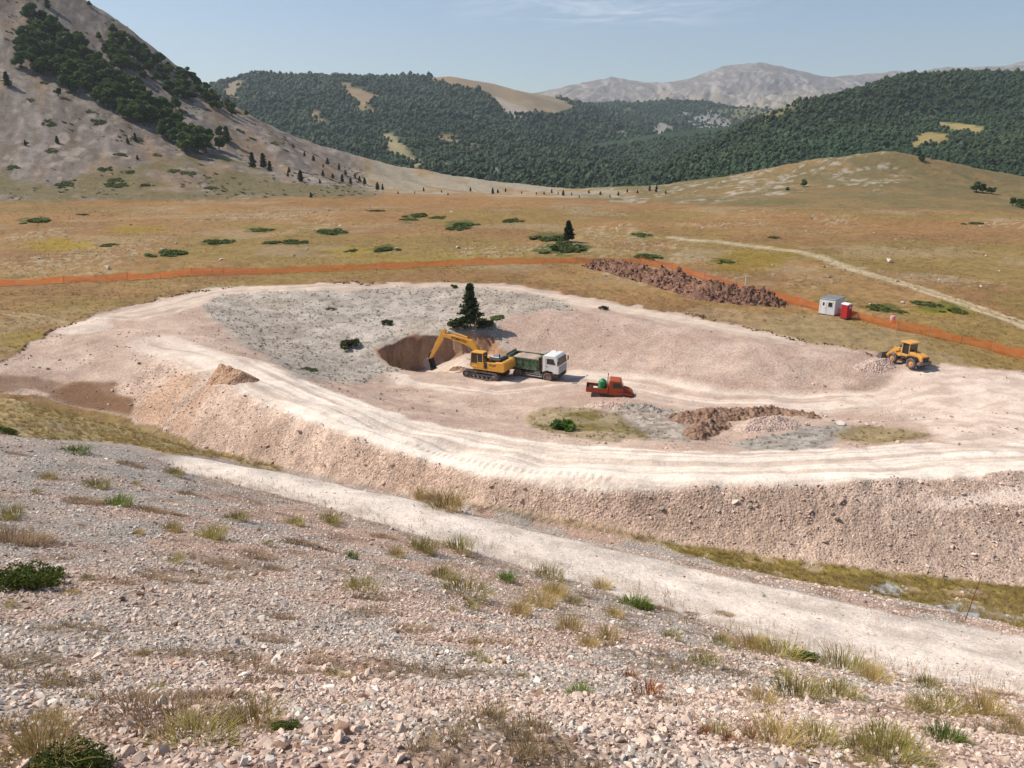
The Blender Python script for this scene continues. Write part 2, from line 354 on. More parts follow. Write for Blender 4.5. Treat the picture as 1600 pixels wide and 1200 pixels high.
# the excavator's cut: a steep-walled bay dug into the bowl
dig = [at_h(*q)[:2] for q in [(588,556,24.6),(590,547,23.7),(603,536,23.3),(640,524,22.95),(690,519,22.7),(740,518,22.6),(772,521,22.7),(790,540,23.4)]]
dig = dig+[at_h(*q)[:2] for q in [(800,572,25),(740,584,25),(660,580,25),(610,574,25)]]
wx = X+(fbm(X/1.3, Y/1.3, 21, 3)-.5)*.9; wy = Y+(fbm(X/1.3, Y/1.3, 22, 3)-.5)*.9
ins = inpoly(wx, wy, dig); dd, _, _ = polydist(wx, wy, dig+[dig[0]])
depth_ = np.where(ins, ss(dd, 0, .75), 0)
Zd = np.minimum(Z, -.1-2.1*(1-ss(X, -11.5, -4.5))+(fbm(X/1.5, Y/1.5, 23, 3)-.5)*.25)
cutm = depth_*(Z-Zd > .25); wall = np.where(ins | (dd < .25), ss(1.5-dd*1.0, 0, 1)*(Z-Zd > .3), 0)
Z = Z*(1-depth_)+Zd*depth_
G.Z = Z
PX, PY = project(X, Y, Z)
# ------------------------------------------------------------------ what covers the ground
jx = (fbm(X/2.2, Y/2.2, 31, 4)-.5)*26; jy = (fbm(X/2.2, Y/2.2, 32, 4)-.5)*16
jf = np.where(Y > 105, 1.0, np.clip(Y/60, .5, 1.0))
QX, QY = PX+jx*jf, PY+jy*jf*.8
def M(poly, d0=0, d1=1e9, soft=2):
    return blur((inpoly(QX, QY, poly) & (Y > d0) & (Y < d1)).astype(float), soft)
def band(up, low): return [(a[0], a[1]) for a in up]+[(a[0], a[1]) for a in reversed(low)]
E = lambda L_: [(-900, L_[0][1])]+[(a[0], a[1]) for a in L_]+[(2500, L_[-1][1]+(L_[-1][1]-L_[-2][1])*2)]
col = np.zeros(X.shape+(3,)); tex = np.zeros_like(col); zone = np.zeros(X.shape, int)
def paint(m, c, t=None, z=None):
    global col, tex
    col = col*(1-m[..., None])+np.asarray(c)*m[..., None]
    if t is not None: tex = tex*(1-m[..., None])+np.array(t)*m[..., None]
    if z is not None: zone[m > .5] = z
def mixn(n, a, b): return np.asarray(a)*(1-n[..., None])+np.asarray(b)*n[..., None]
nA = fbm(X/17, Y/17, 41, 5); nB = fbm(X/3, Y/3, 42, 4); nC = fbm(X/.7, Y/.7, 43, 3); nD = fbm(X/45, Y/28, 44, 4)
EARTH, STRAW, OLIVE, GREEN = lin(150,118,88), lin(164,134,98), lin(134,114,76), lin(86,92,48)
PINK, PALE, GREYG, BROWN, ORANGE = lin(188,158,141), lin(226,204,188), lin(160,154,148), lin(118,82,62), lin(166,96,46)
# meadow
meadow = mixn(ss(nA, .35, .65), STRAW, EARTH); meadow = mixn(ss(nB, .45, .75)*.5, meadow, OLIVE)
meadow = mixn(ss(nC, .5, .8)*.35, meadow, lin(120,92,58))
farred = ss(Y, 150, 190)*ss(fbm(X/60, Y/22, 45, 3), .35, .6); meadow = mixn(farred*.65, meadow, lin(158,122,88))
meadow = mixn(ss(nD, .53, .62)*.5*(1-ss(Y, 215, 240)), meadow, lin(140,126,78))
meadow = mixn(ss(fbm(X/20, Y/12, 46, 4), .58, .68)*.45, meadow, lin(165,148,130))
paint(np.ones(X.shape), meadow, (.1, .8, .05), 1)
# named yellow-green and grey-green patches of the meadow
for cx, cy, rx, ry, c, s in [(95,383,55,10,(158,136,48),.75),(210,358,50,6,(158,136,60),.6),(560,392,60,5,(150,134,52),.6),(1170,410,60,18,(142,120,52),.8),(1200,395,60,10,(140,122,56),.6),(700,405,160,5,(146,130,52),.5),(1480,487,60,8,(140,128,48),.7),(60,535,70,18,(146,128,62),.6),(1300,470,40,5,(110,112,50),.6),
                          (520,363,30,4,(78,92,46),.9),(405,360,26,3.5,(92,96,50),.8),(720,352,26,7,(84,96,46),.8),(640,342,18,5,(92,100,52),.8),(880,388,42,9,(70,84,38),.95),(855,371,30,7,(84,92,48),.8),(1012,401,25,5,(74,86,40),.9),(1000,368,20,4,(96,98,54),.8),(1375,478,30,4,(88,92,44),.8),(1390,483,30,3,(80,86,40),.8),(1470,480,50,6,(100,106,44),.8),(1130,408,22,4,(90,92,44),.7),(165,384,22,3,(100,104,54),.7),(55,345,30,5,(84,90,50),.8),(340,378,30,5,(96,92,54),.8),(600,388,22,4,(84,88,44),.8)]:
    d = np.hypot((QX-cx)/rx, (QY-cy)/ry)
    paint(((1-ss(d, .75, 1.15))*s)*(Y > 60), lin(*c), (.05, .9, 0))
# stony hummocks showing pale bedrock
hm = ss(fbm(X/24, Y/18, 51, 4), .55, .66)*ss(nC, .52, .66)*(Y > 112)*(Y < 245); paint(hm*.55, lin(188,176,160))
# left mountain and knoll
LM = [(-900,318),(-900,-900),(120,-40),(345,160),(600,298),(590,306),(300,311),(0,314)]
slope = mixn(ss(fbm((X+.5*Y)/6, (Y-.6*X)/40, 52, 5, .65), .35, .65), lin(126,113,104), lin(146,134,124)); slope = mixn(ss(fbm(X/5, Y/9, 53, 5, .65), .5, .72)*.6, slope, lin(112,94,72))
slope = mixn(ss(fbm(X/2.2, Y/2.6, 57, 3), .5, .72)*.6, slope, lin(98,86,70)); slope = mixn(ss(fbm(X/3.2, Y/5, 58, 3), .58, .75)*.6, slope, lin(176,160,146)); slope = mixn(ss(fbm((X+.5*Y)/14, (Y-.6*X)/60, 54, 5, .65), .52, .7)*.6, slope, lin(146,118,88))
mLM = blur((inpoly(PX, PY, LM) & (Y > 225)).astype(float), 2); mLM = np.maximum(mLM, ss(600+jx-PX, 0, 60)*ss(Y, 270, 290))
paint(mLM, slope, (0, .5, .9), 2)
foot = [(-900,270),(0,272),(150,272),(330,232),(400,262),(520,285),(600,300),(590,308),(0,318),(-900,318)]
paint(M(foot, 225, 360, 5)*ss(fbm(X/14, Y/14, 55, 4), .36, .52)*.85, mixn(nB, lin(118,104,66), lin(108,98,64)), (0, .9, .2))
KN = [(900,302),(960,296),(1050,286),(1150,272),(1250,252),(1330,236),(1400,230),(1500,256),(1600,296),(2400,330),(2400,352),(1600,330),(1250,325),(1000,318),(880,309)]
kn = mixn(ss(nA, .4, .6), lin(122,106,70), lin(136,112,74)); kn = mixn(ss(nB, .5, .7)*.5, kn, lin(104,98,62))
mKN = blur((inpoly(PX, PY, KN) & (Y > 215)).astype(float), 3); mKN = np.maximum(mKN, ((PX > 930) & (Y > 350)).astype(float)); paint(mKN, kn, (0, .8, .2), 3)
rk = ss(fbm((X+Y)/30, (Y-X)/9, 56, 5, .65), .5, .6)*ss(fbm(X/2.5, Y/4, 59, 3), .46, .6)
paint(mKN*rk*M([(940,330),(940,290),(1250,250),(1400,232),(1420,300),(1250,305)], 215, 1e9, 6)*.75, lin(178,166,150), (0, .2, .8))
paint(ss(PX+jx, 545, 600)*(1-ss(PX+jx, 930, 1000))*ss(Y, 270, 300)*(.4+.6*ss(nA, .3, .5)), lin(160,146,124), (0, .6, .4), 3)
# wheel-worn trail over the meadow: two pale ruts
trail = [G.pick(*q)[:2] for q in [(1050,371),(1130,379),(1200,388),(1280,401),(1340,424),(1400,440),(1500,472),(1600,508),(1750,560)]]
dT, lT, aT = polydist(X, Y, trail)
paint((1-ss(np.abs(np.abs(lT)-.75), .32, .62))*(dT < 3)*(1-ss(Y, 105, 130))*(.45+.55*ss(nB, .25, .45)), lin(196,176,154), (.2, .1, .2)); paint((1-ss(dT, .6, 1.9))*(.4+.35*ss(Y, 105, 130)), lin(200,188,172))
track2 = [G.pick(*q)[:2] for q in [(-160,478),(0,488),(60,496),(110,508)]]
dT2, lT2, _ = polydist(X, Y, track2); paint((1-ss(np.abs(np.abs(lT2)-.7), .2, .5))*(dT2 < 2)*.6, lin(186,164,138))
# made ground: everything inside the rim road down to the embankment foot
SITE = [(-900,600),(-200,598),(0,566),(60,528),(120,500),(180,484),(250,465),(330,452),(500,444),(700,442),(800,444),(902,461),(993,477),(1097,496),(1172,514),(1266,535),(1330,549),(1400,566),(1600,584),(2500,640),(2500,1080),(1600,920),(1400,897),(1200,872),(1050,847),(900,812),(760,792),(650,772),(520,747),(400,720),(300,694),(240,668),(120,634),(0,606),(-900,640)]
site = M(SITE, 34, 125, 1)
paint(site, mixn(ss(nB, .3, .7), PINK, lin(202,174,156)), (.35, .05, .55), 5)
edge = np.clip(site*(1-site)*4, 0, 1); paint(edge*ss(nB, .42, .55)*(PY < 585)*.8, lin(110,80,60))
# rim road
rimc = [at_h(*q)[:2] for q in [(200,492,20.6),(290,472,20.9),(340,458,21.05),(500,449,20.95),(700,447,20.9),(800,450,21),(900,471,21.4),(1000,487,21.8),(1100,505,22.15),(1230,532,22.6)]]
dR, lR, aR = polydist(X, Y, rimc)
wr = 1.9+1.8*ss(-X, 22, 40)
paint((1-ss(dR, wr*.7, wr*1.15))*(Y > 60), mixn(ss(fbm(lR*1.6+aR*.01, aR*.05, 61, 3), .3, .7), lin(214,190,172), lin(190,166,150)), (.15, 0, .15), 6)
# grey scree of the bowl
GREYB = [(316,474),(345,461),(500,453),(700,450),(800,455),(880,470),(905,484),(850,486),(800,500),(782,516),(800,545),(780,570),(690,585),(600,583),(560,600),(480,592),(420,566),(370,528),(325,500)]
gcol = mixn(ss(nB, .35, .65), lin(168,159,150), lin(188,179,169)); gcol = mixn(ss(nC, .55, .75)*.6, gcol, lin(120,112,100)); gcol = mixn(ss(nA, .5, .65)*.25, gcol, lin(168,150,132))
gcol = gcol*np.array([1.06, 1.0, .93]); mG = M(GREYB, 60, 118, 9)*(1-ss(depth_, .3, .6)); paint(mG*.95, gcol, (.8, .15, .5), 7)
# the fill's inner slope on the right
FILL = [(785,500),(850,485),(920,488),(1000,499),(1100,519),(1250,545),(1350,550),(1395,560),(1430,590),(1400,605),(1250,614),(1100,622),(1000,600),(900,577),(800,566)]
paint(M(FILL, 60, 110, 3), mixn(ss(nB, .3, .7), lin(184,154,138), lin(196,168,152)), (.5, 0, .7), 5)
paint(M([(1370,585),(1420,590),(1430,605),(1360,608),(1310,612)], 60, 100, 3)*.6, lin(152,130,112))
# cut face: brown subsoil on the wall, pale dust on its floor
paint(blur(wall, 1)*(PX < 830), mixn(ss(fbm(Z*1.2, X*.25, 62, 3), .35, .65), lin(150,112,88), lin(178,140,112)), (.2, .2, .35), 8)
paint(depth_*(1-ss(wall, .3, .7)), lin(206,182,164), (.4, 0, .5), 5)
# diggings floor, wheel-swept
flo = [at_h(*q)[:2] for q in [(660,590,25),(780,606,25),(900,592,25),(1000,606,25),(1120,630,24.7),(1280,632,24.2),(1450,625,23.3),(1600,612,23)]]
dF, lF, aF = polydist(X, Y, flo)
st = fbm(lF*1.3+fbm(aF/6, lF/3, 63, 2)*1.5, aF*.06, 64, 4)
paint((1-ss(dF, 2.2, 4.6))*site*(1-wall), mixn(ss(st, .35, .62), lin(192,164,148), lin(224,202,186)), (.2, 0, .25), 5)
APRON = [(1400,580),(1470,570),(1620,585),(2500,640),(2500,760),(1600,740),(1480,690),(1440,660),(1340,640),(1290,628),(1380,610)]
st3 = fbm((X+Y*.4)/2.0+fbm(X/7, Y/7, 65, 2)*4, (Y-X*.4)/1.1, 66, 4)
paint(M(APRON, 44, 96, 8), mixn(ss(st3, .35, .62), lin(204,178,162), lin(222,198,182)), (.2, 0, .25), 5)
# inner hollow left undisturbed
IN1 = [(815,652),(835,640),(900,634),(960,645),(1010,668),(1022,688),(960,690),(880,680),(830,668)]
paint(M(IN1, 50, 90, 4), mixn(ss(nB, .3, .6), lin(126,110,66), lin(168,146,116)), (.2, .8, .1), 9)
IN2 = [(950,640),(1020,632),(1070,640),(1110,690),(1030,690),(1000,670)]
paint(M(IN2, 50, 90, 7)*.8, mixn(ss(nC, .4, .6), lin(184,170,156), lin(148,136,122)), (.9, .1, .6), 9)
IN3 = [(1135,698),(1180,682),(1260,668),(1310,660),(1350,672),(1300,690),(1290,702),(1180,704)]
paint(M(IN3, 46, 90, 7)*.9, mixn(ss(nC, .4, .65), lin(176,165,153), lin(146,136,124)), (.9, .2, .5), 9)
IN4 = [(1300,680),(1345,664),(1440,676),(1455,684),(1400,692),(1340,694)]
paint(M(IN4, 46, 90, 6)*.9, mixn(ss(nB, .3, .6), lin(126,108,64), lin(150,130,92)), (.1, .9, .1), 9)
# embankment and haul road
EMB = band([(200,600)]+E(LEFTCREST)[1:-1][::-1][0:0]+[(230,560),(300,560),(345,600)]+[q[:2] for q in CREST]+[(2500,700)], [(0,610)]+[q[:2] for q in BASE]+[(2500,1090)])
emb = mixn(ss(nB, .3, .7), lin(178,150,132), lin(194,166,148)); emb = mixn(ss(fbm(X/.5, Y/1.5, 67, 3), .5, .75)*.4, emb, lin(160,134,118))
paint(M(EMB, 34, 80, 1), emb, (.5, .05, 1.0), 10)
paint(M([(1330,860),(1420,790),(1600,800),(2400,860),(2400,1000),(1600,915),(1450,900)], 34, 60, 14)*.45, lin(148,126,112))
paint(M([(1420,790),(1500,775),(1600,758),(2400,700),(2400,760),(1600,788),(1500,792)], 34, 60, 3)*.8, lin(222,198,182), (.3, 0, .4))
paint(M([(205,650),(225,620),(290,575),(312,580),(280,625),(250,668)], 40, 80, 3)*.55, lin(182,142,114), (.5, 0, .9))
paint(M([(260,668),(300,620),(330,590),(345,592),(320,630),(285,685)], 40, 80, 4)*.55, lin(178,140,114), (.5, 0, .9))
ROAD = [(385,566),(398,558),(480,598),(600,640),(700,669),(850,691),(1000,702),(1150,706),(1300,700),(1450,692),(1530,700),(1600,690),(2500,660),(2500,700),(1600,740)]+[q[:2] for q in reversed(CREST)]+[(372,606)]
haul = [tuple((np.array(at_h(*a)[:2])+np.array(at_h(*b)[:2]))/2) for a, b in zip([(250,535,20.6),(310,545,20.6)]+[BACKEDGE[i] for i in (0,1,2,3,4,5,6,7,8)]+[(1600,690,21.5)], [(230,540,20.5),(300,558,20.3)]+[CREST[i] for i in (0,1,2,3,5,6,8,10,11)]+[CREST[12]])]
dH, lH, aH = polydist(X, Y, haul)
st2 = fbm(lH*1.5+fbm(aH/9, lH/3, 68, 2)*1.2, aH*.045, 69, 4)
rc = mixn(ss(st2, .32, .6), lin(214,190,173), lin(238,220,205)); rc = mixn(ss(fbm(lH*4, aH*.08, 70, 3), .58, .75)*.55, rc, lin(188,162,146))
mRd = M(ROAD, 38, 72, 2); paint(mRd, rc, (.12, 0, .15), 6)
upper = (1-ss(dH, 1.8, 4.4))*ss(X, -48, -30)*(X < -16)*(Y < 95)*site*(1-mRd); paint(upper*.9, mixn(ss(st2, .3, .6), lin(204,180,163), lin(230,210,194)), (.15, 0, .2), 6)
Z += -(.07*ss(fbm(lH*1.5, aH*.045, 71, 3), .5, .75))*mRd
crown = np.exp(-(polydist(X, Y, [at_h(*q)[:2] for q in CREST])[0]/.55)**2)*ss(fbm(aH/5, X*0+.3, 72, 3), .45, .6); Z += crown*.22
# crawler-track prints along the outer edge of the road
cp = [at_h(*q)[:2] for q in [(640,700,20.4),(760,733,20.4),(860,748,20.3),(960,757,20.1)]]
dC, lC, aC = polydist(X, Y, cp); pr = (1-ss(np.abs(lC), .22, .3))*((aC % .5) < .25); Z -= pr*.05; paint(pr*.35*(dC < 1), lin(176,150,134))
# left-hand brown ground
paint(M([(-300,600),(0,588),(60,592),(130,600),(205,625),(205,652),(130,632),(60,612),(0,606),(-300,640)], 50, 80, 3)*.8, lin(134,104,82), (.3, .3, .4), 5)
paint(M([(70,622),(110,598),(180,600),(205,630),(200,655),(150,640)], 50, 80, 3)*.8, lin(122,88,64), (.2, .2, .4), 5)
paint(M([(85,520),(120,500),(170,495),(180,512),(120,522)], 55, 100, 3)*.8, lin(222,200,184), (.3, 0, .3), 5)
# near hillside: dry grass strip, scree, white path, ditch grass
HILL = [(-900,560),(0,620),(100,643),(200,670),(300,698),(400,723)]+[q[:2] for q in BASE[4:]]+[(2500,1090),(2500,2400),(-900,2400)]
hill = blur((inpoly(PX, PY+jy*.2, HILL) & (Y < 57)).astype(float), 1); hill = np.maximum(hill, (Y < 15).astype(float))
nP = fbm(X/2.4, Y/2.4, 81, 4); nQ = fbm(X/5.5, Y/5.5, 82, 3); nS = fbm(X/1.1, Y/1.1, 83, 4)
scree = mixn(ss(nP, .42, .58), lin(178,148,130), lin(168,155,143)); scree = mixn(ss(nQ, .52, .66)*.4, scree, lin(196,160,136)); scree = mixn(ss(nS, .56, .72)*.5, scree, lin(132,104,82))
greyer = ss(-PY, -800, -720)*ss(-X, 2, 9); scree = mixn(greyer*.6, scree, lin(166,155,145))
paint(hill, scree, (1, .05, .15), 11)
mNG = M([(-900,560),(0,620),(100,643),(200,670),(300,698),(430,728),(450,738),(330,712),(270,708),(160,690),(60,684),(0,678),(-900,640)], 20, 60, 2)
paint(mNG*(.6+.4*ss(nB, .3, .5)), mixn(ss(nS, .35, .65), lin(150,130,84), lin(176,152,108)), (.1, 1, 0), 12)
PATH = [(270,735),(262,722),(285,712)]+[q[:2] for q in PATHUP[1:]]+[(2500,1180)]+[(2500,1290)]+[q[:2] for q in reversed(PATHLOW[1:])]
mP = M(PATH, 12, 48, 3); pathc = mixn(ss(nS, .4, .65), lin(226,208,192), lin(206,188,172)); paint(mP, pathc, (.45, 0, .1), 13)
core = [at_h(*q)[:2] for q in PATHMID]; dP, lP, aP = polydist(X, Y, core); paint((1-ss(dP, .6, 1.7))*(Y < 48)*(Y > 10)*.6, lin(232,214,198), (.2, 0, .05))
mDG = M([(1030,846),(1200,871),(1400,896),(1600,917),(2400,1075),(2400,1160),(1600,984),(1450,945),(1300,918),(1150,888),(1050,862)], 24, 46, 2)
paint(mDG*(.5+.5*ss(nS, .28, .42)), mixn(ss(nS, .3, .7), lin(148,128,66), lin(120,104,52)), (.1, 1, 0), 12)
mDG2 = M([(640,770),(760,790),(900,812),(1050,846),(1060,858),(900,822),(700,785)], 24, 50, 1); paint(mDG2*.6, lin(150,130,88), (.1, 1, 0), 12)
paint(M([(1355,918),(1385,908),(1412,920),(1410,932),(1370,928)], 20, 46, 2), lin(176,174,172), (1, 0, .3))
paint(M([(1455,945),(1500,940),(1600,966),(1600,974),(1540,970)], 20, 46, 2), lin(176,174,172), (1, 0, .3))
# wear of the sheet itself: ripples where stones lie
G.Z = Z
Z += ss(tex[..., 2], .6, 1)*(Y < 100)*(fbm(X/.45, Y/.45, 91, 2)-.5)*.13
# broken clods along the cut edge of the turf
GMAT = ground_material()
ZN = {1: 'meadow', 2: 'mountain_slope', 3: 'grassy_knoll', 5: 'gravel_diggings', 6: 'haul_road', 7: 'grey_scree_bowl', 8: 'cut_bank', 9: 'hollow', 10: 'embankment', 11: 'scree_hillside', 12: 'dry_grass_verge', 13: 'white_path'}
# smooth the zone map so that each surface is one clean sheet
best = np.zeros(X.shape); zz_ = zone.copy()
for k in ZN:
    b = blur((zone == k).astype(float), 3); m = b > best; best = np.where(m, b, best); zz_ = np.where(m, k, zz_)
zone = zz_
GM_ = np.isin(zone, [1])[..., None]; col = np.where(GM_, col*np.array([.92, .86, .69]), col)
GM_ = np.isin(zone, [5, 6, 8, 10])[..., None]; col = np.where(GM_, col*np.array([1.0, 1.015, .99]), col)
col[zone == 10] *= 1.16
SETTING = sheet_objects(G, zone, ZN, GMAT, np.clip(col, 0, .9), np.clip(tex, 0, 1))
# ------------------------------------------------------------------ scatter by geometry nodes (for what nobody could count)
def variants(name, meshes):
    coll = bpy.data.collections.new(name)
    for i, me in enumerate(meshes):
        o = bpy.data.objects.new(name, me); coll.objects.link(o)
    return coll
def scatter(name, P_, scl, rot, tint, coll, n_var, label=None, seed=0):
    P_ = np.asarray(P_); n = len(P_); me = bpy.data.meshes.new(name); me.vertices.add(n)
    me.vertices.foreach_set('co', P_.astype(np.float32).ravel())
    scl = np.asarray(scl); scl = np.repeat(scl[:, None], 3, 1) if scl.ndim == 1 else scl
    add_attr(me, 'scl', scl, 'FLOAT_VECTOR'); add_attr(me, 'rot', rot, 'FLOAT_VECTOR')
    add_attr(me, 'tint', np.c_[tint, np.ones(n)], 'FLOAT_COLOR')
    add_attr(me, 'pick', np.random.default_rng(seed).integers(0, n_var, n), 'INT')
    o = bpy.data.objects.new(name, me); C.objects.link(o); o['kind'] = 'stuff'
    if label: o['label'] = label
    ng = bpy.data.node_groups.new(name, 'GeometryNodeTree')
    ng.interface.new_socket('Geometry', in_out='INPUT', socket_type='NodeSocketGeometry'); ng.interface.new_socket('Geometry', in_out='OUTPUT', socket_type='NodeSocketGeometry')
    N = ng.nodes; gi, go = N.new('NodeGroupInput'), N.new('NodeGroupOutput')
    ip = N.new('GeometryNodeInstanceOnPoints'); ci = N.new('GeometryNodeCollectionInfo')
    ci.inputs['Collection'].default_value = coll; ci.inputs['Separate Children'].default_value = True; ci.inputs['Reset Children'].default_value = True
    def na(t, nm):
        a = N.new('GeometryNodeInputNamedAttribute'); a.data_type = t; a.inputs[0].default_value = nm; return a.outputs[0]
    er = N.new('FunctionNodeEulerToRotation'); L = ng.links
    L.new(na('FLOAT_VECTOR', 'rot'), er.inputs[0]); L.new(er.outputs[0], ip.inputs['Rotation']); L.new(na('FLOAT_VECTOR', 'scl'), ip.inputs['Scale'])
    ip.inputs['Pick Instance'].default_value = True; L.new(na('INT', 'pick'), ip.inputs['Instance Index'])
    L.new(gi.outputs[0], ip.inputs['Points']); L.new(ci.outputs[0], ip.inputs['Instance']); L.new(ip.outputs[0], go.inputs[0])
    md = o.modifiers.new('scatter', 'NODES'); md.node_group = ng
    return o
def bm_mesh(bm, name, mat, smooth=False):
    me = bpy.data.meshes.new(name); bm.to_mesh(me); bm.free()
    if mat: me.materials.append(mat)
    if smooth: me.polygons.foreach_set('use_smooth', np.ones(len(me.polygons), bool))
    return me
def lumpy(seed, mat, name='crown_clump', sub=2, amp=.35, lobes=4):
    """far tree crown: several knobbly lobes"""
    rg = random.Random(seed); bm = bmesh.new()
    for k in range(lobes):
        r = rg.uniform(.45, .75); a = rg.uniform(0, 6.28); d = rg.uniform(.1, .55)
        g = bmesh.ops.create_icosphere(bm, subdivisions=sub, radius=r)['verts']
        off = Vector((math.cos(a)*d, math.sin(a)*d, rg.uniform(.5, 1.15)))
        for v in g: v.co = v.co*(1+rg.uniform(-amp, amp))+off
    return bm_mesh(bm, name, mat)
# ------------------------------------------------------------------ far hills
def hill_sheet(us, ds, ctrl_px, KV, relief):
    s = Sheet(us, ds); c = []
    for q in ctrl_px:
        p = at_d(*q); c.append((p[0]/(p[1]+YO), p[1], p[2]))
    f = rbf(c, KV); s.Z = f(s.U, s.D); s.Z += relief(s.X, s.Y, s); return s
def skyline(pts, fdist, step=20): return [(q[0], q[1], fdist(q[0])) for q in curve_pts(pts, step)]
FH_SKY = [(-100,150),(250,150),(340,134),(390,119),(470,124),(560,125),(640,127),(700,122),(760,133),(810,147),(860,152),(900,172),(935,180),(1000,166),(1060,158),(1120,168),(1200,172),(1400,190),(1700,200)]
fd = lambda px: 1500+max(0, px-700)*1.9
sk = skyline(FH_SKY, fd)
fh_ctrl = sk+[(q[0], q[1]+22, q[2]*1.35) for q in sk[::2]]
for q in [(-100,300,500),(200,300,500),(400,298,500),(600,296,500),(800,294,520),(950,294,540),(1100,290,600),(1300,280,800),(1700,280,900),(400,230,800),(500,180,1100),(600,210,950),(700,240,820),(700,180,1150),(800,230,950),(850,200,1250),(900,220,1200),(950,240,1000),(980,200,1500),(1060,200,1700),(1000,270,700),(1120,195,1900),(300,200,900)]: fh_ctrl.append(q)
fhill = hill_sheet(np.linspace(-.75, .8, 300), rows([(480,2400,.009)]), fh_ctrl, 1.2, lambda x, y, s: ss(y, 520, 700)*((fbm(x/150, y/190, 101, 4)-.5)*34+(fbm(x/40, y/40, 102, 3)-.5)*8)*(1-ss(y, 1350, 1500)*.5))
RH_SKY = [(930,296),(981,287),(1036,259),(1119,215),(1187,177),(1256,160),(1320,142),(1394,124),(1462,115),(1530,114),(1600,118),(1750,130),(2200,160)]
rd = lambda px: 560+(min(px, 1600)-930)*.55
sk = skyline(RH_SKY, rd)
rh_ctrl = sk+[(q[0], q[1]+30, q[2]*1.3) for q in sk[::2]]+[(q[0], q[1]+6, q[2]*1.08) for q in sk[::2]]
for q in [(1000,300,470),(1150,285,470),(1250,265,470),(1330,250,470),(1400,246,470),(1500,270,460),(1600,308,440),(1750,320,430),(2200,330,440),(1150,240,560),(1250,215,620),(1350,195,680),(1450,180,760),(1550,175,760),(1550,230,560),(1450,230,560),(900,310,480),(800,320,480)]: rh_ctrl.append(q)
rhill = hill_sheet(np.linspace(.02, 1.02, 220), rows([(430,1250,.009)]), rh_ctrl, 1.2, lambda x, y, s: ss(y, 480, 560)*((fbm(x/90, y/110, 111, 4)-.5)*16+(fbm(x/25, y/25, 112, 3)-.5)*4)*(1-ss(y, 800, 900)*.6))
RM_SKY = [(500,175),(700,168),(780,152),(850,143),(910,129),(955,120),(1010,129),(1055,130),(1085,120),(1110,111),(1140,101),(1170,97),(1205,99),(1240,107),(1290,122),(1330,118),(1400,111),(1430,116),(1470,104),(1560,105),(1590,97),(1650,93),(1800,120),(2200,150)]
rk_ = random.Random(4); sk = [(q[0], q[1]+rk_.uniform(-1.6, 1.6), 4650) for q in curve_pts(RM_SKY, 8)]
rm_ctrl = sk+[(q[0], q[1]+9, q[2]*1.06) for q in sk[::2]]+[(q[0], q[1]+30, q[2]*1.25) for q in sk[::3]]+[(q[0], q[1]+10+.25*(130-q[1]), 4350) for q in sk[::3]]+[(px, 225, 2500) for px in range(500, 2200, 90)]+[(px, 178+6*math.sin(px/60), 3500) for px in range(500, 2200, 60)]+[(950,150,4000),(1100,150,4050),(1170,140,4150),(1250,150,4000),(1400,140,4000)]
def rocky(x, y, s):
    wx_ = x+(fbm(x/300, y/300, 124, 4)-.5)*260; wy_ = y+(fbm(x/300, y/300, 125, 4)-.5)*260
    r = np.abs(fbm(wx_/420, wy_/620, 121, 6, .55)-.5)*2; r2 = np.abs(fbm(wx_/95, wy_/420, 122, 5, .6)-.5)*2
    return ss(y, 2600, 3400)*((.06-r)*130+(.08-r2)*60+(.06-np.abs(fbm(wx_/34, wy_/110, 123, 4, .65)-.5)*2)*26)*(1-.97*np.exp(-((y-4650)/420)**2))
rmount = hill_sheet(np.linspace(-.2, .9, 540), rows([(2450,5600,.0042)]), rm_ctrl, 1.5, rocky)
